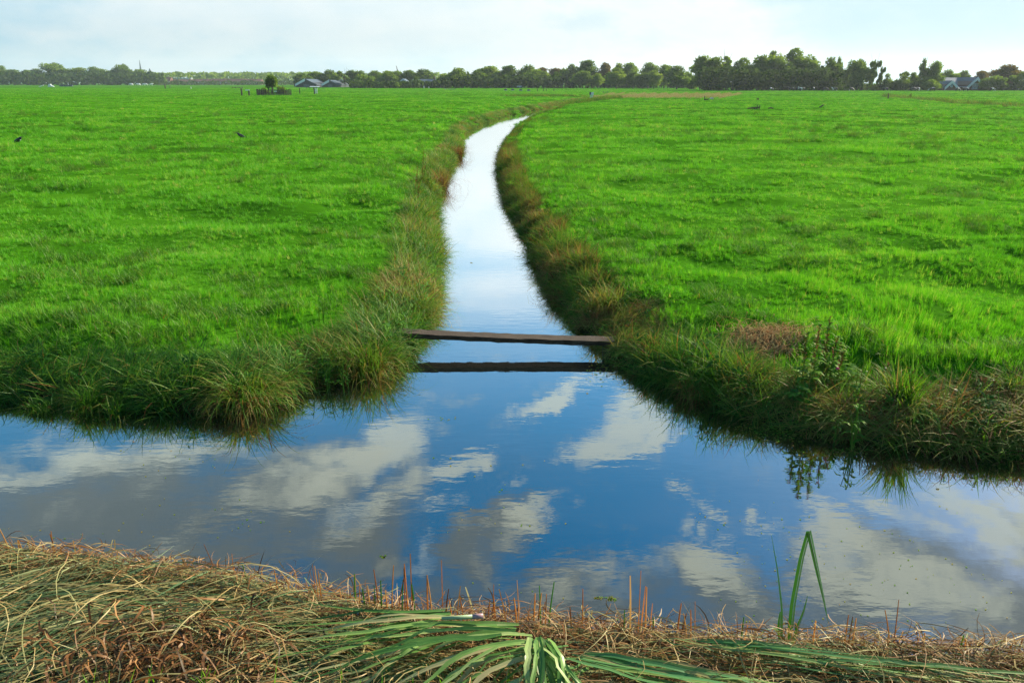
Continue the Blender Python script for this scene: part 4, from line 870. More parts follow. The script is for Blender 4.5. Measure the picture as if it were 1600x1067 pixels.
# gate remnants left of the pen
post('gate_post', 378, 149.5, 138.5, 'dark thick post, left of the pair beside the willow pen', .16, M_wood)
p = gz(389.5, 149.5); k = pxm(p); o = empty('gate_post', p, 'post with a white board nailed on top, right of the pair beside the willow pen', 'post', 0, 'old posts standing in the meadow')
mb = MB(); mb.tube([(0,0,-.2),(0,0,8*k)], .15, 6); mb.build('post', M_wood, o); mb = MB(); mb.box(-5*k, 1.5*k, -.22, -.16, 7.2*k, 8.6*k); mb.build('board', M_white, o)
p = gz(371, 138.6); k = pxm(p); o = empty('field_gate', p, 'low brownish gate lying far behind the pair of posts', 'gate')
mb = MB(); mb.box(-9*k, 9*k, -.06, .06, 1.2*k, 1.9*k); mb.build('top_rail', M_brick, o)
for q in (-8, -3, 3, 8):
    mb = MB(); mb.box(q*k-.1, q*k+.1, -.07, .07, -.1, 1.9*k); mb.build('post', M_post, o)
post('fence_post', 468.5, 146.8, 138, 'single slim post between the willow pen and the barns', .11, M_wood)
p = gz(494, 147); k = pxm(p); o = empty('hurdle', p, 'small white barred hurdle fixed to a dark post in front of the barns', 'hurdle')
mb = MB(); mb.tube([(-2.6*k,0,-.2),(-2.6*k,0,9*k)], .12, 6); mb.build('post', M_wood, o)
for z in (2.2, 4.6, 7.0):
    mb = MB(); mb.box(-2*k, 2.3*k, -.05, .03, (z-.7)*k, (z+.7)*k); mb.build('bar', M_white, o)
mb = MB(); mb.box(-1.6*k, -1.0*k, .04, .1, -.1, 8*k); mb.box(1.2*k, 1.8*k, .04, .1, -.1, 8*k); mb.build('upright', M_concrete, o)
p = gz(491, 139); k = pxm(p); o = empty('field_fence', p, 'low grey rail fence running in front of the barns', 'fence')
for q in range(6):
    mb = MB(); x = (-12+q*5.2)*k; mb.tube([(x,0,-.2),(x,0,3.0*k)], .12, 6); mb.build('post', M_post, o)
mb = MB(); mb.box(-12.4*k, 14.4*k, -.05, .05, 2.0*k, 2.6*k); mb.build('rail', M_post, o)
mb = MB(); mb.slab((-7*k,-.2,3.0*k),(8*k,-.2,2.7*k),(8*k,.9,3.4*k),(-7*k,.9,3.8*k), .12); mb.build('roof_sheet', M_metal, o)
# far left: white boards and trough
p = gz(69, 136.2); k = pxm(p); o = empty('white_gate', p, 'white painted gate with a slanting arm at the far left', 'gate')
mb = MB(); mb.slab((-9*k,0,.1),(-8*k,0,-.2),(-1*k,.3,2.2*k),(-1*k,.3,3.2*k), .3); mb.build('arm', M_white, o)
mb = MB(); mb.prism([(6*k,0),(10*k,0),(12*k,1.0*k),(11*k,4.3*k),(7.5*k,4.3*k)], -.3, .3); mb.build('panel', M_white, o); mb = MB(); mb.prism([(11*k,0),(16*k,0),(12.5*k,2.4*k)], -.2, .4); mb.build('board', M_white, o)
p = gz(104, 135.6); k = pxm(p); o = empty('feed_trough', p, 'grey green row of feed troughs right of the white gate', 'trough')
for q in range(3):
    mb = MB(); x = (-10+q*7)*k; mb.prism([(x,0),(x+5.5*k,0),(x+6*k,2.2*k),(x-.5*k,2.2*k)], -.6, .6); mb.build('tub', M_slate, o)
mb = MB(); mb.tube([(2*k,.7,0),(2*k,.7,5.5*k)], .14, 6); mb.build('pole', M_metal, o)
post('fence_post', 258.4, 139, 131.5, 'dark post at the end of a furrow below the left end of the village', .22, M_wood)
post('fence_post', 266, 138.2, 134, 'short thin post just right of the dark post below the village', .12, M_post)
post('fence_post', 298.6, 139, 136, 'small white peg in the meadow below the greenhouse', .14, M_white)
post('fence_post', 662.5, 138.5, 134.5, 'white peg before the middle trees, left of two', .13, M_white); post('fence_post', 670.2, 138.5, 135.8, 'white peg before the middle trees, right of two', .13, M_white)
for u_, v_, t_, lab in ((839.5, 143, 138.5, 'thin post right of the four grey mounds, first of four'), (849.5, 142.6, 137.6, 'thin post beyond the grey mounds, second of four and tallest'), (853.8, 142.6, 139.2, 'thin post beyond the grey mounds, third of four'), (865.5, 143, 139, 'thin post beyond the grey mounds, last of four')): post('fence_post', u_, v_, t_, lab, .09, M_wood)
plant_tree('round', 621, 129.8, 138.8, 7, 'tiny young tree with a thin stem alone before the slanting mast', 'young trees', 0)
plant_tree('bush', 1421.5, 146.6, 155, 4.5, 'small dark shrub beside the far right ditch', 'young trees', 0, 'shrub')
post('fence_post', 1387.3, 156, 146.2, 'tall dark post at the end of the far right ditch', .075, M_wood)
def low(name, u, v, wpx, hpx, mat, label, cat, group=None, deep=.7, dome=False):
    p = gz(u, v); k = pxm(p); w = wpx*k/2; h = hpx*k; mb = MB()
    if dome: mb.prism([(w*math.cos(a), h*max(0, math.sin(a))**.8) for a in np.linspace(0, math.pi, 13)], -deep, deep)
    else: mb.prism([(-w*.85,0),(w*.85,0),(w,h),(w*.9,h),(w*.8,h*.55),(-w*.8,h*.55),(-w*.9,h),(-w,h)], -deep, deep)
    return tag(mb.build(name, mat, None, p), label, cat, group)
low('cattle_trough', 703, 140.3, 17, 1.7, M_slate, 'long low grey cattle trough in front of the big oak', 'trough'); low('cattle_trough', 946, 145.2, 8, 1.5, M_dark, 'small dark trough just above the mown hay field', 'trough')
for u_, v_, lab in ((790, 141.9, 'small grey mound leftmost of four in a row'), (801, 142, 'small grey mound second from the left of four'), (813.5, 142.4, 'small grey mound third from the left of four'), (826, 142.6, 'small grey mound rightmost of four in a row')):
    p = gz(u_, v_); k = pxm(p); o = empty('covered_mound', p, lab, 'mound', 0, 'grey mounds in a row')
    w = 2.7*k; mb = MB(); mb.prism([(w*math.cos(a), .5*k+2.1*k*max(0, math.sin(a))) for a in np.linspace(0, math.pi, 13)], -.5, .5); mb.build('cover', M_slate, o)
    mb = MB(); mb.box(-w*1.05, w*1.05, -.55, .55, -.1, .5*k); mb.build('base', M_concrete, o)
p = gz(924, 154.6); k = pxm(p); o = empty('marker_post', p, 'white squat marker post with a dark cap where the ditch bends away', 'post')
mb = MB(); mb.box(-2.2*k, 1.8*k, -.22, .22, -.2, 9*k); mb.build('body', M_white, o); mb = MB(); mb.box(.2*k, 3.0*k, -.18, .18, 5.2*k, 9.6*k); mb.build('side_board', M_white, o); mb = MB(); mb.box(-3.0*k, -1.3*k, -.26, .26, 5.5*k, 10*k); mb.build('dark_cap', M_dark, o)
p = gz(1380, 141.6); k = pxm(p); o = empty('field_fence', p, 'low weathered fence by the open trunked trees at right', 'fence')
for q in range(7):
    mb = MB(); x = (-24+q*8)*k; mb.tube([(x,0,-.2),(x,0,3.2*k)], .09, 6); mb.build('post', M_post, o)
mb = MB(); mb.box(-24*k, 24*k, -.04, .04, 2.3*k, 2.8*k); mb.build('rail', M_post, o)
# old stakes in the right meadow
p = gz(1180, 171.5); k = pxm(p); o = empty('old_stakes', p, 'cluster of short dark leaning stakes and a fallen log in the right meadow', 'stakes')
for x, h, l in ((-.5,4,-1), (2.6,6.5,.3), (5.8,6.0,1.0), (1.2,3,.5)):
    mb = MB(); mb.tube([(x*k,0,-.1),((x+l)*k,0,h*k)], [.045,.04], 6); mb.build('stake', M_wood, o)
mb = MB(); mb.tube([(-12*k,0,.09),(-4*k,.05,.11),(5.5*k,0,.14)], [.05,.07,.06], 7); mb.build('log', M_wood, o)
p = gz(1204, 171.8); k = pxm(p); mb = MB(); mb.tube([(-4*k,0,.1),(0,.04,.14),(4.5*k,0,.08)], [.04,.06,.04], 7); tag(mb.build('fallen_log', M_wood, None, p), 'short dark log lying alone right of the leaning stakes', 'log')
p = gz(1184, 156.5); k = pxm(p); o = empty('old_stakes', p, 'pair of tiny dark stakes beyond the leaning stakes', 'stakes')
for x in (-.9, .9):
    mb = MB(); mb.tube([(x*k,0,-.1),(x*k*1.1,0,2.6*k)], .06, 6); mb.build('stake', M_wood, o)
p = gz(1104, 157.4); k = pxm(p); o = empty('old_stakes', p, 'thin stake and flat dark log at the right end of the hay field', 'stakes')
mb = MB(); mb.tube([(-3.4*k,0,-.1),(-3.4*k,0,7*k)], .05, 6); mb.build('stake', M_wood, o); mb = MB(); mb.tube([(-4*k,0,.10),(3*k,0,.12)], .07, 6); mb.build('log', M_wood, o)
low('pale_stone', 1112, 155.2, 5, 2.6, M_concrete, 'small pale stone at the right end of the hay field', 'stone', None, .25, True)
# far hay rows
V = []; Q = []; T = []; b = 0
for q in range(13):
    u0 = 925+q*16.5
    n = 700; t = RNG.random(n); a0 = gp(u0, 154.5, FZ); a1 = gp(u0+34, 147.6, FZ)
    c = a0+(a1-a0)*t[:,None]; c[:,0] += RNG.normal(0, .24, n)
    c[:,2] = height(c[:,0], c[:,1])+.04+.30*np.exp(-((c[:,0]-(a0+(a1-a0)*t[:,None])[:,0])/.45)**2)*RNG.random(n)
    an = RNG.uniform(0, 6.28, n); l = RNG.uniform(.3, .8, n)
    dx = np.stack([np.cos(an), np.sin(an), RNG.normal(0,.15,n)], -1)*l[:,None]*.5
    P = np.stack([c-dx, c, c+dx], 1); P[:,1,2] += .06
    v, qd, tt = ribbons(P, np.full((n,3), .05), np.stack([-np.sin(an), np.cos(an), np.zeros(n)], -1), np.clip(RNG.normal(.52, .06, n), 0, 1)); V.append(v); Q.append(qd+b); T.append(tt); b += len(v)
tag(link('hay_rows', pm('hay_rows', (np.concatenate(V), np.concatenate(Q), np.concatenate(T)), M_hay)), 'rows of mown pale brown hay across the far meadow', 'hay', kind='stuff')
# sedge in the far right ditch, weeds and far dark furrow growth
n = 1500; u_ = RNG.uniform(0, 1, n); X = np.interp(u_, np.linspace(0,1,len(DX)), DX)+RNG.normal(0, .5, n); Y = np.interp(X, DX, DY)+RNG.normal(0, .75, n)
n2 = 500; q = RNG.random(n2); X2 = np.interp(q, [0,1], [gp(800,150,FZ)[0], gp(900,151,FZ)[0]])+RNG.normal(0, 1.2, n2); Y2 = gp(850,150.5,FZ)[1]+RNG.normal(0, 3.0, n2)
q = RNG.random(600); a0 = gp(868,165,FZ); a1 = gp(965,153,FZ); X3 = a0[0]+(a1[0]-a0[0])*q+RNG.normal(0,.5,600); Y3 = a0[1]+(a1[1]-a0[1])*q+RNG.normal(0,1.0,600)
X = np.concatenate([X,X2,X3]); Y = np.concatenate([Y,Y2,Y3]); SC = np.concatenate([RNG.uniform(1.2,2.4,n), RNG.uniform(.6,1.5,n2), RNG.uniform(.8,1.7,600)]); SC[n:n+n2] *= RNG.random(n2)<.6
k = SC > 0; X, Y, SC = X[k], Y[k], SC[k]
scatter('ditch_sedge', bp_[:8], np.stack([X,Y,height(X,Y)-.02],-1), eul(np.tile([[0,0,1.]], (len(X),1)), RNG.uniform(0,6.28,len(X))), np.stack([SC*1.5,SC*1.5,SC*.9],-1), RNG.choice([0,1,1,2,2,3,4], len(X)), 'dark sedge and rusty weeds growing in the far ditches', 'sedge')
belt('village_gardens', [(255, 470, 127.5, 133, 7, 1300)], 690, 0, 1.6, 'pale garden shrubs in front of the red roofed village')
# sheep
V = [(-.45,0,.62),(0,0,.62),(.42,0,.66),(.66,0,.72),(.86,0,.62)]; E = [(0,1),(1,2),(2,3),(3,4)]; rd = [.24,.30,.25,.13,.09]
for x, j in ((-.38,0),(.36,2)):
    for y in (-.13,.13): bb = len(V); V += [(x,y,.36),(x,y,.02)]; E += [(j,bb),(bb,bb+1)]; rd += [.08,.04]
sm = skin_mesh('sheep', V, E, rd, 1); sm.materials.append(M_white)
for u_, v_, rz, lab in ((203,134.0,.3,'white sheep at the left end of the flock below the church'), (206.5,134.1,3,'white sheep second from the left in the flock below the church'), (213.5,133.9,.2,'white sheep left of the middle gap of the flock below the church'), (218,134.1,2.8,'white sheep in the middle of the flock below the church'), (224,134,.1,'white sheep right of the middle of the flock below the church'), (229,134,3.3,'white sheep second from the right in the flock below the church'), (236,134.4,.4,'white sheep straying at the right end of the flock below the church')):
    o = link('sheep', sm, None, None, gz(u_, v_), (0,0,rz)); o.scale = (2.0,2.0,1.8); tag(o, lab, 'sheep', 'flock of sheep below the church')
# two crows and a far small bird
def bird(u, v, face, s, label, pale=False, pitch=.0):
    p = gz(u, v); o = empty('crow', p, label, 'bird', 0, 'dark birds on the grass'); c = face
    V = [(-.24*c,0,.075),(-.14*c,0,.115),(-.04*c,0,.16),(.05*c,0,.215),(.105*c,0,.275),(.125*c,0,.305)]; rd = [(.018,.035),(.050,.06),(.085,.085),(.078,.075),(.046,.045),(.042,.040)]
    me = skin_mesh('crow_body', V, [(i,i+1) for i in range(5)], rd, 2); me.materials.append(M_feather); link('body', me, None, o)
    mb = MB(); mb.tube([(.145*c,0,.305),(.185*c,0,.300),(.215*c,0,.288)], [.016,.012,.003], 8); mb.build('beak', M_feather, o, smooth=True)
    for y in (-.03,.03):
        mb = MB(); mb.tube([(0,y,.12),(.01*c,y,.06),(.005*c,y,-.01)], [.014,.008,.007], 6); mb.tube([(-.03*c,y,.0),(.05*c,y,.0)], .006, 5); mb.build('leg', M_feather, o)
    for y in (-1, 1):
        w = skin_mesh('crow_wing', [(.05*c,y*.078,.20),(-.06*c,y*.082,.15),(-.17*c,y*.045,.09),(-.25*c,y*.02,.062)], [(0,1),(1,2),(2,3)], [(.03,.012),(.042,.014),(.026,.01),(.008,.006)], 1); w.materials.append(M_feather); link('wing', w, None, o)
    if pale:
        w = skin_mesh('crow_breast', [(.095*c,-.02,.205),(.075*c,-.025,.155)], [(0,1)], [.03,.022], 1); w.materials.append(M_pale); link('pale_breast', w, None, o)
    o.scale = (s,s,s*.95)
bird(30, 226, 1, .92, 'black crow at the left edge facing right, with a pale patch on its breast', True)
bird(376, 217.5, -1, .84, 'black crow facing left, bent over on the grass right of the other crow', False)
bird(1284, 169.4, 1, 1.0, 'tiny dark bird alone in the far right meadow', False)

# ------------------------------------------------------------------ the plank across the ditch
a = gp(624, 519.5, .185); b = gp(955, 533, .135); dr = (b-a)/np.linalg.norm(b-a); a = a-dr*.145; b = b+dr*.03; Ln = np.linalg.norm(b-a)
o = empty('footbridge', (a+b)/2, 'dark weathered plank laid across the narrow ditch as a footbridge', 'footbridge')
ang = math.atan2(dr[1], dr[0]); tilt = math.asin(dr[2])
bm = bmesh.new(); NS = 60; wd, th = .155, .046; rings = []
for i in range(NS+1):
    x = -Ln/2+Ln*i/NS; j = lambda s_, a_: a_*(vn(x*14, s_*9.1, 61+s_)-.5)*2
    sag = -.012*(1-(2*i/NS-1)**2)
    rings.append([bm.verts.new((x, -wd/2+j(0,.006), -th/2+sag+j(1,.005))), bm.verts.new((x, -wd/2+j(2,.006), th/2+sag+j(3,.004))), bm.verts.new((x, -wd*.1, th/2+sag+j(4,.003))), bm.verts.new((x, wd/2+j(5,.006), th/2+sag+j(6,.004))), bm.verts.new((x, wd/2+j(7,.006), -th/2+sag+j(8,.005)))])
for i in range(NS):
    for q in range(5): bm.faces.new((rings[i][q], rings[i][(q+1)%5], rings[i+1][(q+1)%5], rings[i+1][q]))
bm.faces.new(rings[0][::-1]); bm.faces.new(rings[-1]); bmesh.ops.recalc_face_normals(bm, faces=bm.faces)
me = bpy.data.meshes.new('plank'); bm.to_mesh(me); bm.free(); link('plank', me, M_plank, o, None, (0, -tilt, ang))
mb = MB(); mb.box(-.03, .03, -.03, .03, -.5, 0); q = gp(947, 541, .10)-(a+b)/2; mb.build('support_post', M_plank, o, q+np.array((0,.02,.0)))
mb = MB(); mb.box(-.03, .03, -.03, .03, -.5, 0); q = gp(634, 527, .145)-(a+b)/2; mb.build('support_post', M_plank, o, q+np.array((0,.03,.0)))

# ------------------------------------------------------------------ plants on the banks
def tussock(name, u, v, top, wpx, label, mu, n, mat=None, rust=.05, droop=(.6,2.6), dz=0.0, cat='grass tussock', upright=.35, bw=1.0, group='grass tussocks on the ditch banks'):
    p = gz(u, v); k = pxm(p); h = rise(p[1], top)-p[2]; w = wpx*k/2
    x = blades(int(n*.62), w*.42, (h*.45, h*1.0), (.004*bw,.007*bw), (.0,.75), droop, tn(mu, .13, rust), k=7, prof=(1,1,.95,.85,.65,.4,.06), power=.6)
    y = blades(int(n*.38), w*.5, (h*.5, h*1.15), (.003*bw,.006*bw), (.25,1.2), (1.2, 3.2), tn(mu+.16, .15, rust*2), k=7, prof=(1,1,.95,.85,.65,.4,.06), power=.5)
    o = link(name, pm(name, join([x, y]), mat or M_bank), None, None, p+np.array((0,0,dz))); return tag(o, label, cat, group)
tussock('sedge_tussock', 388, 634, 532, 128, 'largest arching grass tussock, bulging over the water on the left bank', .47, 1000, droop=(.8,2.6), bw=1.2)
tussock('sedge_tussock', 345, 638, 578, 100, 'straw coloured drooping half of the largest left tussock', .60, 330, droop=(1.6,3.0), bw=1.3)
tussock('sedge_tussock', 575, 585, 487, 120, 'tall yellow green tussock at the left end of the plank', .46, 750, droop=(.4,1.8))
tussock('sedge_tussock', 520, 575, 503, 90, 'shaded olive tussock left of the yellow green one by the plank', .44, 380)
tussock('sedge_tussock', 655, 500, 425, 75, 'tussock hanging over the creek behind the left end of the plank', .44, 480)
tussock('sedge_tussock', 142, 640, 575, 80, 'upright green tussock on the far left bank', .30, 420, droop=(.4,1.6))
tussock('sedge_tussock', 70, 640, 603, 90, 'low dark green tussock near the left edge of the photo', .24, 380)
tussock('sedge_tussock', 183, 652, 608, 44, 'small spiky tuft standing at the waterline on the left bank', .30, 90, droop=(.2,.9), bw=1.2)
tussock('sedge_tussock', 950, 480, 415, 110, 'yellowish tussock on the right creek bank above the plank end', .58, 520)
tussock('sedge_tussock', 885, 425, 362, 95, 'rusty topped tussock on the right creek bank beyond the plank', .68, 480, rust=.25)
tussock('sedge_tussock', 845, 345, 310, 80, 'straw tussock on the right creek bank where the creek narrows', .62, 420, rust=.15)
tussock('sedge_tussock', 798, 258, 216, 30, 'rust brown clump on the right waterline of the creek bend', .93, 420)
tussock('sedge_tussock', 716, 246, 206, 28, 'dark rust clump on the left waterline of the creek bend', .94, 420)
tussock('sedge_tussock', 689, 296, 232, 44, 'rounded rust and olive clump on the left waterline, nearer than the dark rust one', .80, 560, rust=.35)
tussock('sedge_tussock', 1018, 552, 506, 46, 'small straw and rust tuft right of the plank end', .74, 190, rust=.35, droop=(.2,1.4))
tussock('sedge_tussock', 1085, 620, 556, 90, 'brown tinged drooping tussock on the right bank below the dead grass', .62, 360, rust=.2, droop=(1.2,2.8))
tussock('sedge_tussock', 1410, 640, 545, 95, 'upright yellow green reed tuft on the right bank', .47, 420, droop=(.1,.9), bw=1.5)
tussock('sedge_tussock', 1540, 690, 630, 120, 'shaded drooping tussock at the right edge of the bank', .34, 420, droop=(.8,2.4))
tussock('sedge_tussock', 1578, 610, 560, 70, 'sunlit tuft on the bank top at the right edge of the photo', .46, 260, droop=(.3,1.6))
def herb(u, v, top, label, stems, leaf, lw, tint, heads=0.0, pinks=(), spread=.10, lean=(.02,.25), cat='plant', name='herb_plant', group=None, leafy=(.15,1.0), step=.028):
    """leafy plant: each stem a part with its leaves; optional seed heads and flowers"""
    p = gz(u, v); H = rise(p[1], top)-p[2]; o = empty(name, p, label, cat, 0, group)
    lv = []; hd = []
    for s_ in range(stems):
        h = H*(1 if s_ == 0 else RNG.uniform(.55,.92)); an = RNG.uniform(0,6.28) if s_ else 1.2; ln = RNG.uniform(*lean); b0 = RNG.normal(0, spread*.4, 2)*(s_ > 0)
        f_ = lambda t: np.array((b0[0]+math.cos(an)*ln*h*t**1.5, b0[1]+math.sin(an)*ln*h*t**1.5, h*t))
        mb = MB(); mb.tube([f_(t) for t in np.linspace(0,1,7)], np.linspace(.006,.0022,7), 5); me = mb.mesh('stem'); me.attributes.new('tint','FLOAT','POINT').data.foreach_set('value', [tint+.12]*len(me.vertices)); me.materials.append(M_bank); link('stem', me, None, o)
        m_ = max(4, int(h*(leafy[1]-leafy[0])/step)); t = RNG.uniform(leafy[0], leafy[1], m_); aa = RNG.uniform(0,6.28,m_); l = RNG.uniform(*leaf, m_)*(1.2-.55*t)
        p0 = np.array([f_(q) for q in t]); dx = np.stack([np.cos(aa), np.sin(aa)], -1); K = np.array([0,.3,.65,1.]); zc = np.array([0,.24,.26,.02])
        P = p0[:,None,:]+np.concatenate([dx[:,None,:]*K[None,:,None], np.repeat(zc[None,:,None], m_, 0)], -1)*l[:,None,None]
        lv.append(ribbons(P, (l*lw)[:,None]*np.array([.25,1,.75,.05])[None], np.stack([-np.sin(aa), np.cos(aa), np.zeros(m_)], -1), np.clip(RNG.normal(tint,.07,m_),0,1)))
        if heads:
            m2 = int(h*heads*260); t2 = RNG.uniform(1-heads,1,m2); p1 = np.array([f_(q) for q in t2]); aa = RNG.uniform(0,6.28,m2); l2 = RNG.uniform(.01,.026,m2)
            d2 = np.stack([np.cos(aa), np.sin(aa), RNG.uniform(.1,.9,m2)], -1)*l2[:,None]; P = np.stack([p1, p1+d2*.6, p1+d2], 1)
            hd.append(ribbons(P, np.full((m2,3), .009)*np.array([.6,1,.4]), np.stack([-np.sin(aa), np.cos(aa), np.zeros(m2)], -1), RNG.random(m2)))
    link('leaves', pm('leaves', join(lv), M_bank), None, o)['kind'] = 'stuff'
    if hd: link('seed_heads', pm('seed_heads', join(hd), M_seed), None, o)['kind'] = 'stuff'
    for (pu, pv, mat, r) in pinks:
        q = np.array(gp(pu, pv, 0)); d = q-np.array((0,0,CAMZ)); q = np.array((0,0,CAMZ))+d*(p[1]/d[1])-p; q[1] -= .03
        m3 = 34; dv = RNG.normal(size=(m3,3)); dv /= np.linalg.norm(dv,axis=1,keepdims=True); dv[:,2] = abs(dv[:,2])-.25; P = np.stack([q+dv*r*.2, q+dv*r*.7, q+dv*r], 1); sd2 = np.cross(dv, (0.3,.2,1)); sd2 /= np.linalg.norm(sd2,axis=1,keepdims=True)
        link('flower', pm('flower', ribbons(P, np.full((m3,3), r*.5)*np.array([.5,1,.6]), sd2, RNG.random(m3)), mat), None, o)
herb(1282, 612, 500, 'tall leafy plant with rust seed spikes and one pink flower on the right bank', 8, (.06,.115), .34, .52, .5, [(1306, 574, M_flower, .018)], .20, name='flowering_dock', step=.014)
herb(1340, 628, 572, 'bushy pale green herb right of the pink flowered plant', 6, (.04,.07), .28, .46, 0, [(1352,578,M_white_petal,.008)], .2)
herb(1333, 700, 633, 'bright nettle like herb at the waterline below the pink flower', 4, (.07,.11), .24, .40, 0, (), .14, step=.04)
herb(1304, 690, 655, 'small arching leafed herb left of the nettle like one', 2, (.06,.10), .26, .38, 0, (), .08, step=.04)
herb(1417, 640, 585, 'reddish spike with a pale pink flower in the reed tuft', 2, (.03,.06), .2, .5, .7, [(1414,621,M_flower,.012)], .06)
herb(1490, 655, 604, 'thin stem with one pale pink flower head on the right bank', 2, (.04,.07), .16, .42, 0, [(1490,607,M_white_petal,.014)], .05)
herb(1548, 640, 590, 'leafy herb with small yellowish heads near the right edge', 4, (.04,.08), .24, .48, .2, [(1549,592,M_white_petal,.007)], .16)
herb(1381, 625, 570, 'slim stem with small white flowers left of the reed tuft', 2, (.03,.06), .2, .45, .1, [(1381,573,M_white_petal,.010), (1392,600,M_white_petal,.008)], .06)
herb(1452, 690, 650, 'broad leafed low herb on the shaded right bank', 4, (.07,.12), .3, .28, 0, (), .14, step=.05)
herb(515, 606, 550, 'blue green willow leaved herb at the water left of the plank', 9, (.05,.09), .22, .27, 0, (), .22, name='willowherb')
herb(430, 645, 612, 'small blue green herb at the foot of the largest left tussock', 5, (.05,.08), .2, .25, 0, (), .14, name='willowherb')
herb(660, 298, 236, 'dark rust dock stalk on the left creek bank', 3, (.05,.08), .25, .45, .75, (), .12, name='dock_plant', leafy=(.05,.5))
herb(648, 325, 262, 'second rust dock stalk, nearer and left of the other', 3, (.05,.08), .25, .45, .7, (), .14, name='dock_plant', leafy=(.05,.5))
herb(669, 300, 247, 'pale green leafy herb between the rust dock stalks and the rust clump', 7, (.06,.11), .3, .40, 0, (), .3, name='willowherb')
herb(110, 560, 500, 'nettle like herb standing in the left meadow edge', 3, (.05,.09), .24, .36, 0, (), .12)
herb(505, 500, 462, 'slender herb beside the shaded olive tussock', 4, (.05,.08), .2, .42, 0, (), .15)
herb(670, 147, 141.5, 'small dark thistle alone in the far meadow', 3, (.15,.3), .3, .9, .5, (), .5, name='thistle', step=.08)
# dead grass on the slumped bank
n = 1500; X = SL[0]+RNG.normal(0,.17,n); Y = SL[1]+RNG.normal(0,.18,n); an = RNG.normal(-2.2,.7,n); l = RNG.uniform(.08,.28,n)
tq = np.linspace(-.5,.5,5); P = np.zeros((n,5,3)); P[:,:,0] = X[:,None]+np.cos(an)[:,None]*tq*l[:,None]; P[:,:,1] = Y[:,None]+np.sin(an)[:,None]*tq*l[:,None]
P[:,:,2] = height(P[:,:,0], P[:,:,1])+RNG.uniform(.005,.06,n)[:,None]+.03*(1-(2*tq)**2)
tag(link('dead_grass', pm('dead_grass', ribbons(P, np.full((n,5), .005), np.stack([-np.sin(an), np.cos(an), np.zeros(n)], -1), np.clip(RNG.normal(.36,.09,n),0,1)), M_hay)), 'flattened brown dead grass on the slumped right bank', 'dead grass', kind='stuff')
# duckweed and floating bits
def discs(name, uv, rr, tints, label, mat):
    V = []; Q = []; T = []
    for (x, y), r, t in zip(uv, rr, tints):
        b = len(V); a0 = random.uniform(0, 6.28); V += [(x+r*math.cos(a0+q*math.pi/2)*(1 if q % 2 else .7), y+r*math.sin(a0+q*math.pi/2)*(1 if q % 2 else .7), .003) for q in range(4)]; Q.append((b,b+1,b+2,b+3)); T += [t]*4
    return tag(link(name, pm(name, (V, Q, T), mat)), label, 'duckweed', kind='stuff')
n = 900; U = RNG.uniform(-100,1700,n); Vv = RNG.uniform(660,985,n); pt = np.array([gp(a_,b_)[:2] for a_,b_ in zip(U,Vv)]); cl = fbm(pt[:,0]*1.3, pt[:,1]*1.3, 101) > .5
cluster = []
for u_, v_, ru, rv, m_ in ((1230,677,45,10,260), (1180,668,30,6,90), (955,935,9,3,40), (935,934,7,2,20), (600,870,5,2,14), (1330,705,40,5,120), (130,655,50,4,60), (940,575,20,20,60), (700,411,6,1,8), (735,411,4,1,4), (700,655,30,4,10)):
    cluster += [gp(u_+RNG.normal(0,ru*.6), v_+RNG.normal(0,rv*.6))[:2] for _ in range(m_)]
pt = np.concatenate([pt[cl], np.array(cluster)]); pt = pt[sdist(pt[:,0],pt[:,1]) < -.02]
discs('duckweed', pt, RNG.uniform(.003,.0085,len(pt))*np.clip(pt[:,1]/4,.8,3), RNG.normal(.55,.12,len(pt)), 'pale duckweed specks floating on the dark water', M_bank)

# ------------------------------------------------------------------ mown reed and straw on the near bank
def nz_(x, y): return np.maximum(height(x, y), .30)
def straw(X, Y, L_, W_, an, arch, z0, tint, k=6, bend=.5, name=None, tail=.5):
    n = len(X); t = np.linspace(-.5, .5, k); bd = RNG.normal(0, bend, n)
    P = np.zeros((n,k,3)); A = an[:,None]+bd[:,None]*t[None]*2
    ds = L_/(k-1); cx = np.cumsum(np.cos(A)*ds[:,None],1); cy_ = np.cumsum(np.sin(A)*ds[:,None],1)
    P[:,:,0] = X[:,None]+cx-cx.mean(1,keepdims=True); P[:,:,1] = Y[:,None]+cy_-cy_.mean(1,keepdims=True)
    P[:,:,2] = nz_(P[:,:,0], P[:,:,1])+z0[:,None]+arch[:,None]*(1-(2*t)**2)[None]+RNG.normal(0,.012,n)[:,None]*t[None]*4
    Wd = W_[:,None]*np.interp(np.linspace(0,1,k), [0,.1,.7,1], [.6,1,.9,.1])[None]
    r = RNG.normal(0,.5,n); sd = np.stack([-np.sin(an)*np.cos(r), np.cos(an)*np.cos(r), np.sin(r)], -1)
    return ribbons(P, Wd, sd, tint)
def pick(n, x0, x1, d0, d1, pw=1.0):
    x = RNG.uniform(x0, x1, n); d = d0+(d1-d0)*RNG.random(n)**pw; return x, near_edge(x)-d
ny = lambda mu, sd, n: np.clip(RNG.normal(mu, sd, n), 0, 1)
parts = []
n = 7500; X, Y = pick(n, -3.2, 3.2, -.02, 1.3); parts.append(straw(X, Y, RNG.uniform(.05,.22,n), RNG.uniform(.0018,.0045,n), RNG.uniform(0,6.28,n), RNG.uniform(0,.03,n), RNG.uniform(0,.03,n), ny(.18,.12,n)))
n = 7000; X, Y = pick(n, -3.2, 3.2, -.06, .30, .8); parts.append(straw(X, Y, RNG.uniform(.05,.2,n), RNG.uniform(.002,.0055,n), RNG.uniform(0,6.28,n), RNG.uniform(0,.022,n), RNG.uniform(0,.07,n)*(1+vn(X*3,Y*3,111)), ny(.24,.11,n), bend=.6))
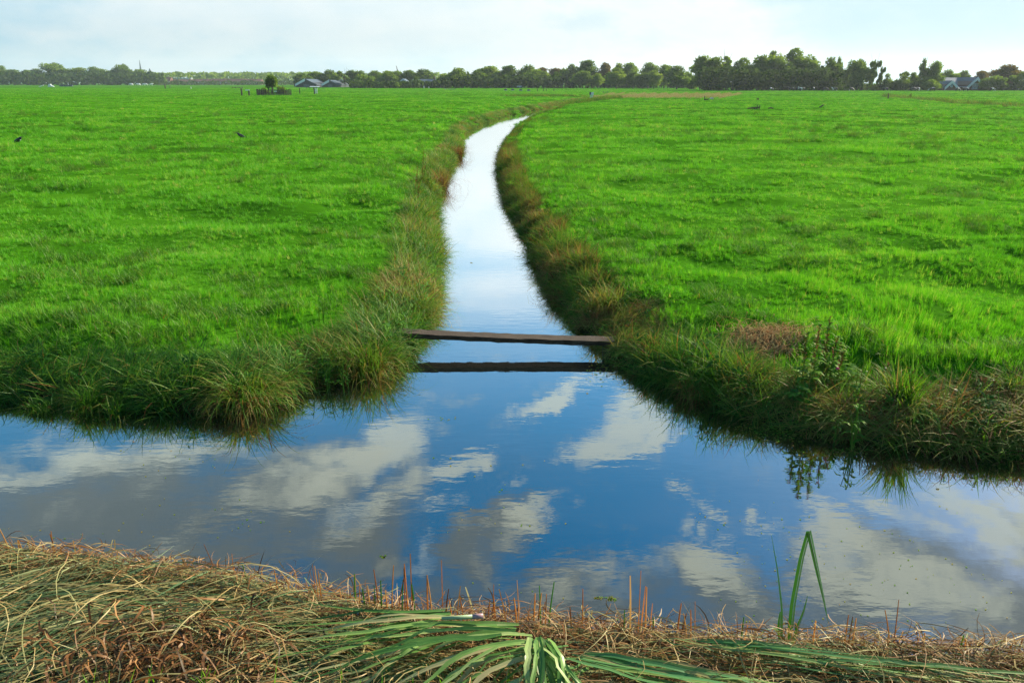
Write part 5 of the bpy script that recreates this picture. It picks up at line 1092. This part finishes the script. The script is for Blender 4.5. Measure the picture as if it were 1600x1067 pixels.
# left: grey green straw lying along the bank in a thick mat
n = 6400; X, Y = pick(n, -3.3, .15, .10, 1.25); fl = vn(X*1.6, Y*2.2, 121)
an = (vn(X*.9, Y*1.4, 123)-.5)*1.6+RNG.normal(0,.35,n)+np.where(Y < near_edge(X)-.55, .5, .05)
hide_ = (np.abs(X+1.28+.2*(Y-2.4)) < .33) & (Y < near_edge(X)-.62)
parts.append(straw(X, Y, RNG.uniform(.2,.62,n), RNG.uniform(.0018,.0075,n)*np.where(hide_,.3,1), an, RNG.uniform(0,.05,n), RNG.uniform(.01,.085,n)*np.clip((-X+.5)/1.6,.35,1), np.clip(ny(.60,.16,n)+(fl-.5)*.35, .2, .95), k=7, bend=.2))
n = 420; X, Y = pick(n, -3.2, .3, .12, 1.2); parts.append(straw(X, Y, RNG.uniform(.2,.5,n), RNG.uniform(.002,.005,n), RNG.uniform(0,6.28,n), RNG.uniform(.02,.10,n), RNG.uniform(.06,.12,n), ny(.52,.08,n), k=7, bend=1.0))
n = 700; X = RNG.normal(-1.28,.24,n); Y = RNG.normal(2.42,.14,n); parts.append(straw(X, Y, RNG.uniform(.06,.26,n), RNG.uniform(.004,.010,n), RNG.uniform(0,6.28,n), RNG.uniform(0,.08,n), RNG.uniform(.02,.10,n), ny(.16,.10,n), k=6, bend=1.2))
# right: long brown and green stalks running along the bank
n = 5200; X, Y = pick(n, .1, 3.2, .16, .9); an = -.20+(vn(X*1.2,Y*1.6,131)-.5)*.6+RNG.normal(0,.16,n)
parts.append(straw(X, Y, RNG.uniform(.25,.85,n), RNG.uniform(.0022,.006,n), an, RNG.uniform(0,.035,n), RNG.uniform(.01,.085,n), np.where(RNG.random(n) < .45, ny(.24,.12,n), ny(.72,.13,n)), k=7, bend=.3))
n = 520; X, Y = pick(n, .1, 3.1, .05, .6); parts.append(straw(X, Y, RNG.uniform(.12,.4,n), RNG.uniform(.002,.005,n), RNG.uniform(0,6.28,n), RNG.uniform(.02,.10,n), RNG.uniform(.05,.09,n), ny(.42,.12,n), k=7, bend=1.3))
n = 900; X = RNG.uniform(-.7,2.6,n); Y = np.minimum(RNG.uniform(2.15,2.62,n), near_edge(X)-.15); parts.append(straw(X, Y, RNG.uniform(.08,.4,n), RNG.uniform(.0015,.004,n), RNG.uniform(0,6.28,n), RNG.uniform(.0,.05,n), RNG.uniform(.07,.15,n), ny(.34,.14,n), k=7, bend=1.2))
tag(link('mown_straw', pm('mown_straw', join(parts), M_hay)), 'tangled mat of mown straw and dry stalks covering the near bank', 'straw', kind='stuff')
# broad cut leaves
def bez(p0, p1, p2, k): t = np.linspace(0,1,k)[:,None]; return (1-t)**2*p0+2*t*(1-t)*p1+t*t*p2
def leaf_set(specs, k=9):
    P = []; W_ = []; sd = []; T = []
    for (u0,v0,u1,v1,u2,v2,n,ju,jv,w,z0,z1) in specs:
        for _ in range(n):
            j = lambda: (RNG.normal(0,ju), RNG.normal(0,jv)); e = RNG.uniform(0,1); sh = j(); zb = .47+z0+(z1-z0)*RNG.random()
            p0 = gp(u0+sh[0]*.5, v0+sh[1]*.5, zb); q = j(); p1 = gp(u1+q[0]+sh[0], v1+q[1]+sh[1], zb+.05); q = j(); p2 = gp(u2+q[0]*1.4+sh[0], v2+q[1]*1.4+sh[1], zb-.05)
            c = bez(p0,p1,p2,k); g_ = nz_(c[:,0],c[:,1]); c[:,2] = np.maximum(c[:,2], g_+.015); c[1:-1] += RNG.normal(0,.003,(k-2,3)); c[2:,2] -= .05*(RNG.random() < .35)*np.clip(np.arange(k-2)-RNG.integers(0,4),0,3)/3; c[:,2] = np.maximum(c[:,2], g_+.01); P.append(c)
            W_.append(w*RNG.uniform(.6,1.3)*np.interp(np.linspace(0,1,k), [0,.12,.65,1], [.6,1,.9,.12])*RNG.uniform(.85,1.12,k))
            d = c[-1]-c[0]; d /= np.linalg.norm(d); s_ = np.cross(d, (RNG.normal(0,.35), RNG.normal(0,.35), 1)); sd.append(s_/np.linalg.norm(s_)); T.append(np.clip(RNG.normal(.52,.30),0,1))
    P = np.array(P); W_ = np.array(W_); sd = np.array(sd)
    # a shallow V across each leaf: two ribbons meeting at the midrib
    up = np.array((0,0,1.)); T = np.array(T); S3 = sd[:,None,:]; A = ribbons(P-S3*W_[...,None]*.25, W_*.5, sd*.97+up*-.18, T); B_ = ribbons(P+S3*W_[...,None]*.25, W_*.5, sd*.97+up*.18, T-.06)
    V, Q_, T2 = join([A, B_]); n_ = len(T); lv_ = np.tile(np.repeat(np.linspace(0,1,k), 2), n_*2); br = np.tile(np.repeat(RNG.random(n_)**2, k*2), 2)
    return V, Q_, np.clip(T2+np.clip(lv_-.72+.25*br, 0, 1)*1.6*br+.18*(vn(lv_*7, np.arange(len(lv_))//(2*k)*3.1, 171)-.5), 0, 1)
HEAP = [(800,978,640,972,500,992,8,26,9,.017,.03,.10), (812,992,690,985,585,1040,9,24,8,.018,.04,.11), (842,1005,720,1000,640,1085,8,20,9,.018,.05,.12), (870,1018,760,1030,690,1090,7,22,9,.017,.04,.10), (900,1035,800,1050,760,1100,6,24,8,.017,.03,.08),
        (832,996,826,1035,826,1100,4,7,4,.023,.11,.13), (852,1000,880,1040,915,1100,6,12,5,.022,.09,.13), (845,997,860,1040,870,1100,4,9,4,.023,.10,.13), (700,960,600,965,470,975,7,34,7,.016,.03,.08), (660,1000,560,1020,470,1075,8,34,9,.014,.02,.07)]
tag(link('cut_leaf_heap', pm('cut_leaf_heap', leaf_set(HEAP), M_cut)), 'heap of broad pale green cut leaves, folded and fanned at the bottom centre', 'cut leaves', kind='stuff')
SHEAF = [(905,1022,1050,1050,1200,1090,14,26,7,.014,.03,.08), (960,1040,1120,1058,1330,1085,13,34,6,.012,.03,.08), (1120,1010,1300,1030,1480,1062,12,50,7,.010,.02,.08), (1250,1030,1420,1045,1640,1075,12,60,7,.010,.02,.07), (1080,1000,1180,1012,1300,1035,9,40,6,.009,.03,.08)]
mS = leafmat('sheaf_leaf', [(0,(.04,.13,.04)),(.4,(.09,.24,.08)),(.7,(.20,.30,.08)),(1,(.38,.30,.12))], trans=.3, gloss=.025, patch=.3, pscale=7, rand=.1)
tag(link('cut_sheaf', pm('cut_sheaf', leaf_set(SHEAF), mS)), 'long green cut leaves combed to the right along the near bank', 'cut leaves', kind='stuff')
# a thick pale cut stem with a pink end
p0 = gp(690,966,.58); p1 = gp(755,962,.585); o = empty('cut_stem', p0, 'thick pale cut stem with a pinkish end on the leaf heap', 'stem')
mb = MB(); mb.tube([(0,0,0), tuple((p1-p0)*.75), ], [.006,.009], 10); mb.build('stalk', surf('pale_stem', (.22,.30,.14), (.32,.40,.20), 20, .4), o, smooth=True)
mb = MB(); mb.tube([tuple((p1-p0)*.74), tuple(p1-p0)], [.0092,.0105], 10); mb.build('cut_end', surf('pink_stem_end', (.30,.15,.16), (.42,.27,.25), 25, .4), o, smooth=True)

# standing stubs of cut reed along the edge
def stub_part(o, org, u, v, top, du, w, mat, tint):
    p = np.array((0.,0,0)); q = gp(u, v, .44); q[2] = max(float(height([q[0]],[q[1]])[0]), .05) if False else .40; hh_ = (rise(q[1], top)-q[2])*RNG.uniform(.82,1.0); k = pxm(q)
    c = np.array([q+np.array((du*k*t*abs(t)**.4, 0.0, hh_*t)) for t in np.linspace(-.35,1,6)])-org
    a_ = RNG.uniform(0,3.14); V,Q_,T = join([ribbons(c[None], np.array([[1,1,1,.95,.85,.6]])*w, np.array([[math.cos(a_+e), math.sin(a_+e), 0]]), np.array([tint])) for e in (0,1.1)])
    link('stalk', pm('stalk', (V,Q_,T), mat), None, o)
def stubs(label, lst):
    q = gp(lst[0][0], lst[0][1], .40); o = empty('reed_stub', q, label, 'reed stubs', 0, 'cut reed stubs along the near waterline')
    for (u,v,t,du,c) in lst:
        du += RNG.normal(0, 2.6)
        stub_part(o, q, u, v, t, du, RNG.uniform(.0045,.008) if c != 'd' else .006, M_iris if c == 'g' else M_stub, {'r':.25,'d':.08,'s':.37,'g':.5}[c]+RNG.normal(0,.03))
stubs('two leaning rust stubs at the far left edge of the near bank', [(20,868,814,-14,'r'),(28,868,835,-10,'r'),(10,870,842,-12,'s')])
stubs('cluster of short straw stubs left of the tall stub pair on the left crest', [(30,862,843,1,'s'),(36,860,842,0,'r'),(46,862,841,1,'s'),(56,862,840,-1,'r'),(68,864,843,2,'r')])
stubs('tall straw stub pair rising from the left crest', [(84,866,826,0,'s'),(88,866,828,1,'r'),(95,868,850,3,'r')])
stubs('single pale stub right of the tall straw pair', [(119,868,842,-1,'s'),(124,870,848,4,'s')])
stubs('thin dark leaning stalk alone against the water at left', [(341,902,838,-13,'d')])
stubs('short rust stub and green blade right of the dark leaning stalk', [(366,905,861,0,'r'),(389,915,876,-4,'g'),(350,903,880,0,'s')])
stubs('stout rust stub just right of the small green blade', [(435,925,890,-1,'r'),(428,926,905,-3,'r'),(446,930,908,8,'s')])
stubs('pair of tall straw stubs with dark edge left of the green stubs', [(494,935,880,-1,'d'),(498,935,871,0,'s'),(502,935,884,1,'r')])
stubs('short stalks and a green blade left of the tall rust group', [(555,942,892,1,'g'),(561,942,912,2,'d'),(545,940,920,-3,'r'),(535,940,915,-1,'s')])
stubs('cluster of low green and straw stubs before the tall rust group', [(578,945,908,-1,'s'),(586,945,912,0,'g'),(592,945,888,1,'r'),(596,946,898,1,'g'),(605,946,915,-1,'r'),(612,946,876,1,'s'),(570,944,917,-3,'g')])
stubs('tallest group of rust stubs, sticking up left of the leaf heap crest', [(633,948,871,-1,'r'),(637,948,874,0,'r'),(644,949,862,0,'r'),(648,950,910,2,'g'),(628,948,905,2,'g'),(622,948,888,16,'d')])
stubs('two straw stubs and a thin dark stalk right of the tallest group', [(668,950,886,-1,'s'),(675,950,885,0,'s'),(692,952,872,0,'d'),(696,955,915,5,'d')])
stubs('low rust stubs above the pink ended stem', [(714,956,915,1,'r'),(724,958,924,2,'r'),(706,956,930,-3,'s')])
stubs('two rust stubs with a thin pale stalk left of the middle brown tuft', [(770,968,910,2,'r'),(774,968,928,1,'r'),(792,970,912,-9,'s'),(762,966,930,0,'d')])
stubs('single curled stub at the middle of the bank', [(811,972,902,0,'r'),(808,972,925,1,'s')])
stubs('thick brown tuft of stubs with two thin green shoots', [(834,975,922,0,'r'),(840,975,925,3,'r'),(846,975,932,4,'r'),(852,976,923,0,'r'),(845,974,911,-6,'g'),(857,972,907,6,'g')])
stubs('slim rust stub right of the thick brown tuft', [(910,980,907,-1,'r'),(893,980,940,0,'d')])
stubs('tall slim stubs in the centre right, the tallest straight up', [(985,985,898,-3,'s'),(997,986,874,0,'r'),(1001,986,900,3,'r'),(1008,986,915,-3,'r'),(1015,986,937,0,'r'),(975,986,950,0,'g'),(1021,988,957,-2,'g')])
stubs('pair of dark rust stubs right of the tall slim ones', [(1057,992,931,0,'r'),(1064,990,950,5,'d'),(1074,992,957,1,'s'),(1086,992,932,-8,'r'),(1080,992,943,-2,'d')])
stubs('small green blade between the rust pair and the bent green leaf', [(1158,1000,953,0,'g'),(1162,1000,970,2,'r')])
stubs('three thin stubs right of the bent green leaf', [(1320,1003,957,0,'r'),(1326,1003,953,-1,'d'),(1332,1003,957,0,'r'),(1270,1004,962,-2,'r'),(1276,1004,980,4,'r')])
stubs('upright rust stub with a frayed side twig at right', [(1396,1010,935,-4,'r'),(1392,1008,950,-12,'s'),(1388,1006,972,-8,'s'),(1401,1010,980,3,'s')])
stubs('blunt straw stub left of the small green blade at right', [(1444,1012,987,-2,'s'),(1430,1010,996,3,'r')])
stubs('short green blade near the right end of the bank', [(1500,1014,985,-1,'g'),(1510,1014,998,2,'r')])
stubs('last short stub at the right edge of the near bank', [(1592,1016,991,0,'d'),(1575,1016,1002,2,'r')])
# the iris with one bent leaf
q = gp(1236, 1000, .40); o = empty('iris_plant', q, 'green iris shoot with one tall leaf folded sharply down at its tip', 'iris')
def flag(pts_uvd, w, tint, prof, label=None, ny_=.25):
    c = []
    for u_, v_, dy in pts_uvd:
        d = gp(u_, v_, 0)-np.array((0,0,CAMZ)); c.append(np.array((0,0,CAMZ))+d*((q[1]+dy)/d[1]))
    c = np.array(c); kk = np.linspace(0,1,len(c)); t = np.linspace(0,1,14)
    c2 = np.stack([np.interp(t,kk,c[:,i]) for i in range(3)],-1)-q
    s_ = np.array((.94, .34, 0)); W_ = w*np.interp(t, np.linspace(0,1,len(prof)), prof)
    A = ribbons((c2-s_*W_[:,None]*.25)[None], W_[None]*.5, np.array([[.96,.1,.0]]), np.array([tint])); B_ = ribbons((c2+s_*W_[:,None]*.25)[None], W_[None]*.5, np.array([[.75,.66,.0]]), np.array([tint+.25]))
    l = link('leaf', pm('leaf', join([A,B_]), M_iris), None, o)
    if label: l['label'] = label
flag([(1233,1004,0),(1240,940,.0),(1252,875,.0),(1264,829,.0)], .030, .35, (.9,1,.95,.9,.8)); flag([(1264,830,.004),(1277,890,-.01),(1287,935,-.02),(1294,972,-.03)], .026, .2, (.95,.8,.55,.3,.05), 'leaf tip folded over and hanging down')
flag([(1222,1000,0),(1222,950,0),(1215,890,0),(1205,834,0)], .010, .25, (1,1,.8,.5,.1)); flag([(1238,1006,-.02),(1246,980,-.02),(1256,955,-.02),(1262,930,-.02)], .017, .2, (1,1,.9,.6,.1))
flag([(1228,1000,-.02),(1210,980,-.04),(1195,984,-.06),(1185,996,-.06)], .014, 1.0, (.6,1,1,.8,.2), 'pale dry leaf bent to the left'); flag([(1220,1002,.02),(1217,985,.02),(1218,970,.02),(1220,955,.02)], .018, .3, (1,1,.9,.8,.5)); flag([(1240,1008,-.03),(1244,995,-.03),(1245,985,-.03),(1244,972,-.03)], .02, .45, (1,1,1,.8,.3))
# fresh bright shoots in front
n = 150; X = RNG.uniform(-2.2,2.2,n); Y = 2.18+RNG.random(n)*.18+.10*np.abs(X)*0; hs_ = RNG.uniform(.05,.15,n)*(vn(X*2.2,X*0,141)+.25); an = RNG.uniform(0,6.28,n); ln = RNG.uniform(.1,.7,n); k = 5; t = np.linspace(0,1,k)
P = np.zeros((n*3,k,3))
for e in range(3):
    aa = an+e*2.1; P[e*n:(e+1)*n,:,0] = X[:,None]+np.cos(aa)[:,None]*ln[:,None]*hs_[:,None]*t**1.6; P[e*n:(e+1)*n,:,1] = Y[:,None]+np.sin(aa)[:,None]*ln[:,None]*hs_[:,None]*t**1.6; P[e*n:(e+1)*n,:,2] = nz_(X,Y)[:,None]+.03+hs_[:,None]*(1-.2*e)*t*1.25
aa = np.concatenate([an,an+2.1,an+4.2]); tag(link('grass_shoots', pm('grass_shoots', ribbons(P, np.array([[1,1,.9,.6,.06]])*RNG.uniform(.004,.0085,n*3)[:,None], np.stack([-np.sin(aa),np.cos(aa),np.zeros(n*3)],-1), RNG.random(n*3)), M_shoot)), 'bright green grass shoots coming up through the straw in front', 'grass', kind='stuff')

# ------------------------------------------------------------------ thin summer haze
mb = MB(); mb.box(-3900, 3900, -3500, 3700, -2.5, 95)
m, nt, out = newmat('haze'); pv = nd(nt, 'ShaderNodeVolumePrincipled', i_Density=HAZE, i_Anisotropy=.35); pv.inputs['Color'].default_value = (.86, .93, 1, 1); nt.links.new(pv.outputs[0], out.inputs['Volume'])
mb.build('haze', m)['kind'] = 'stuff'
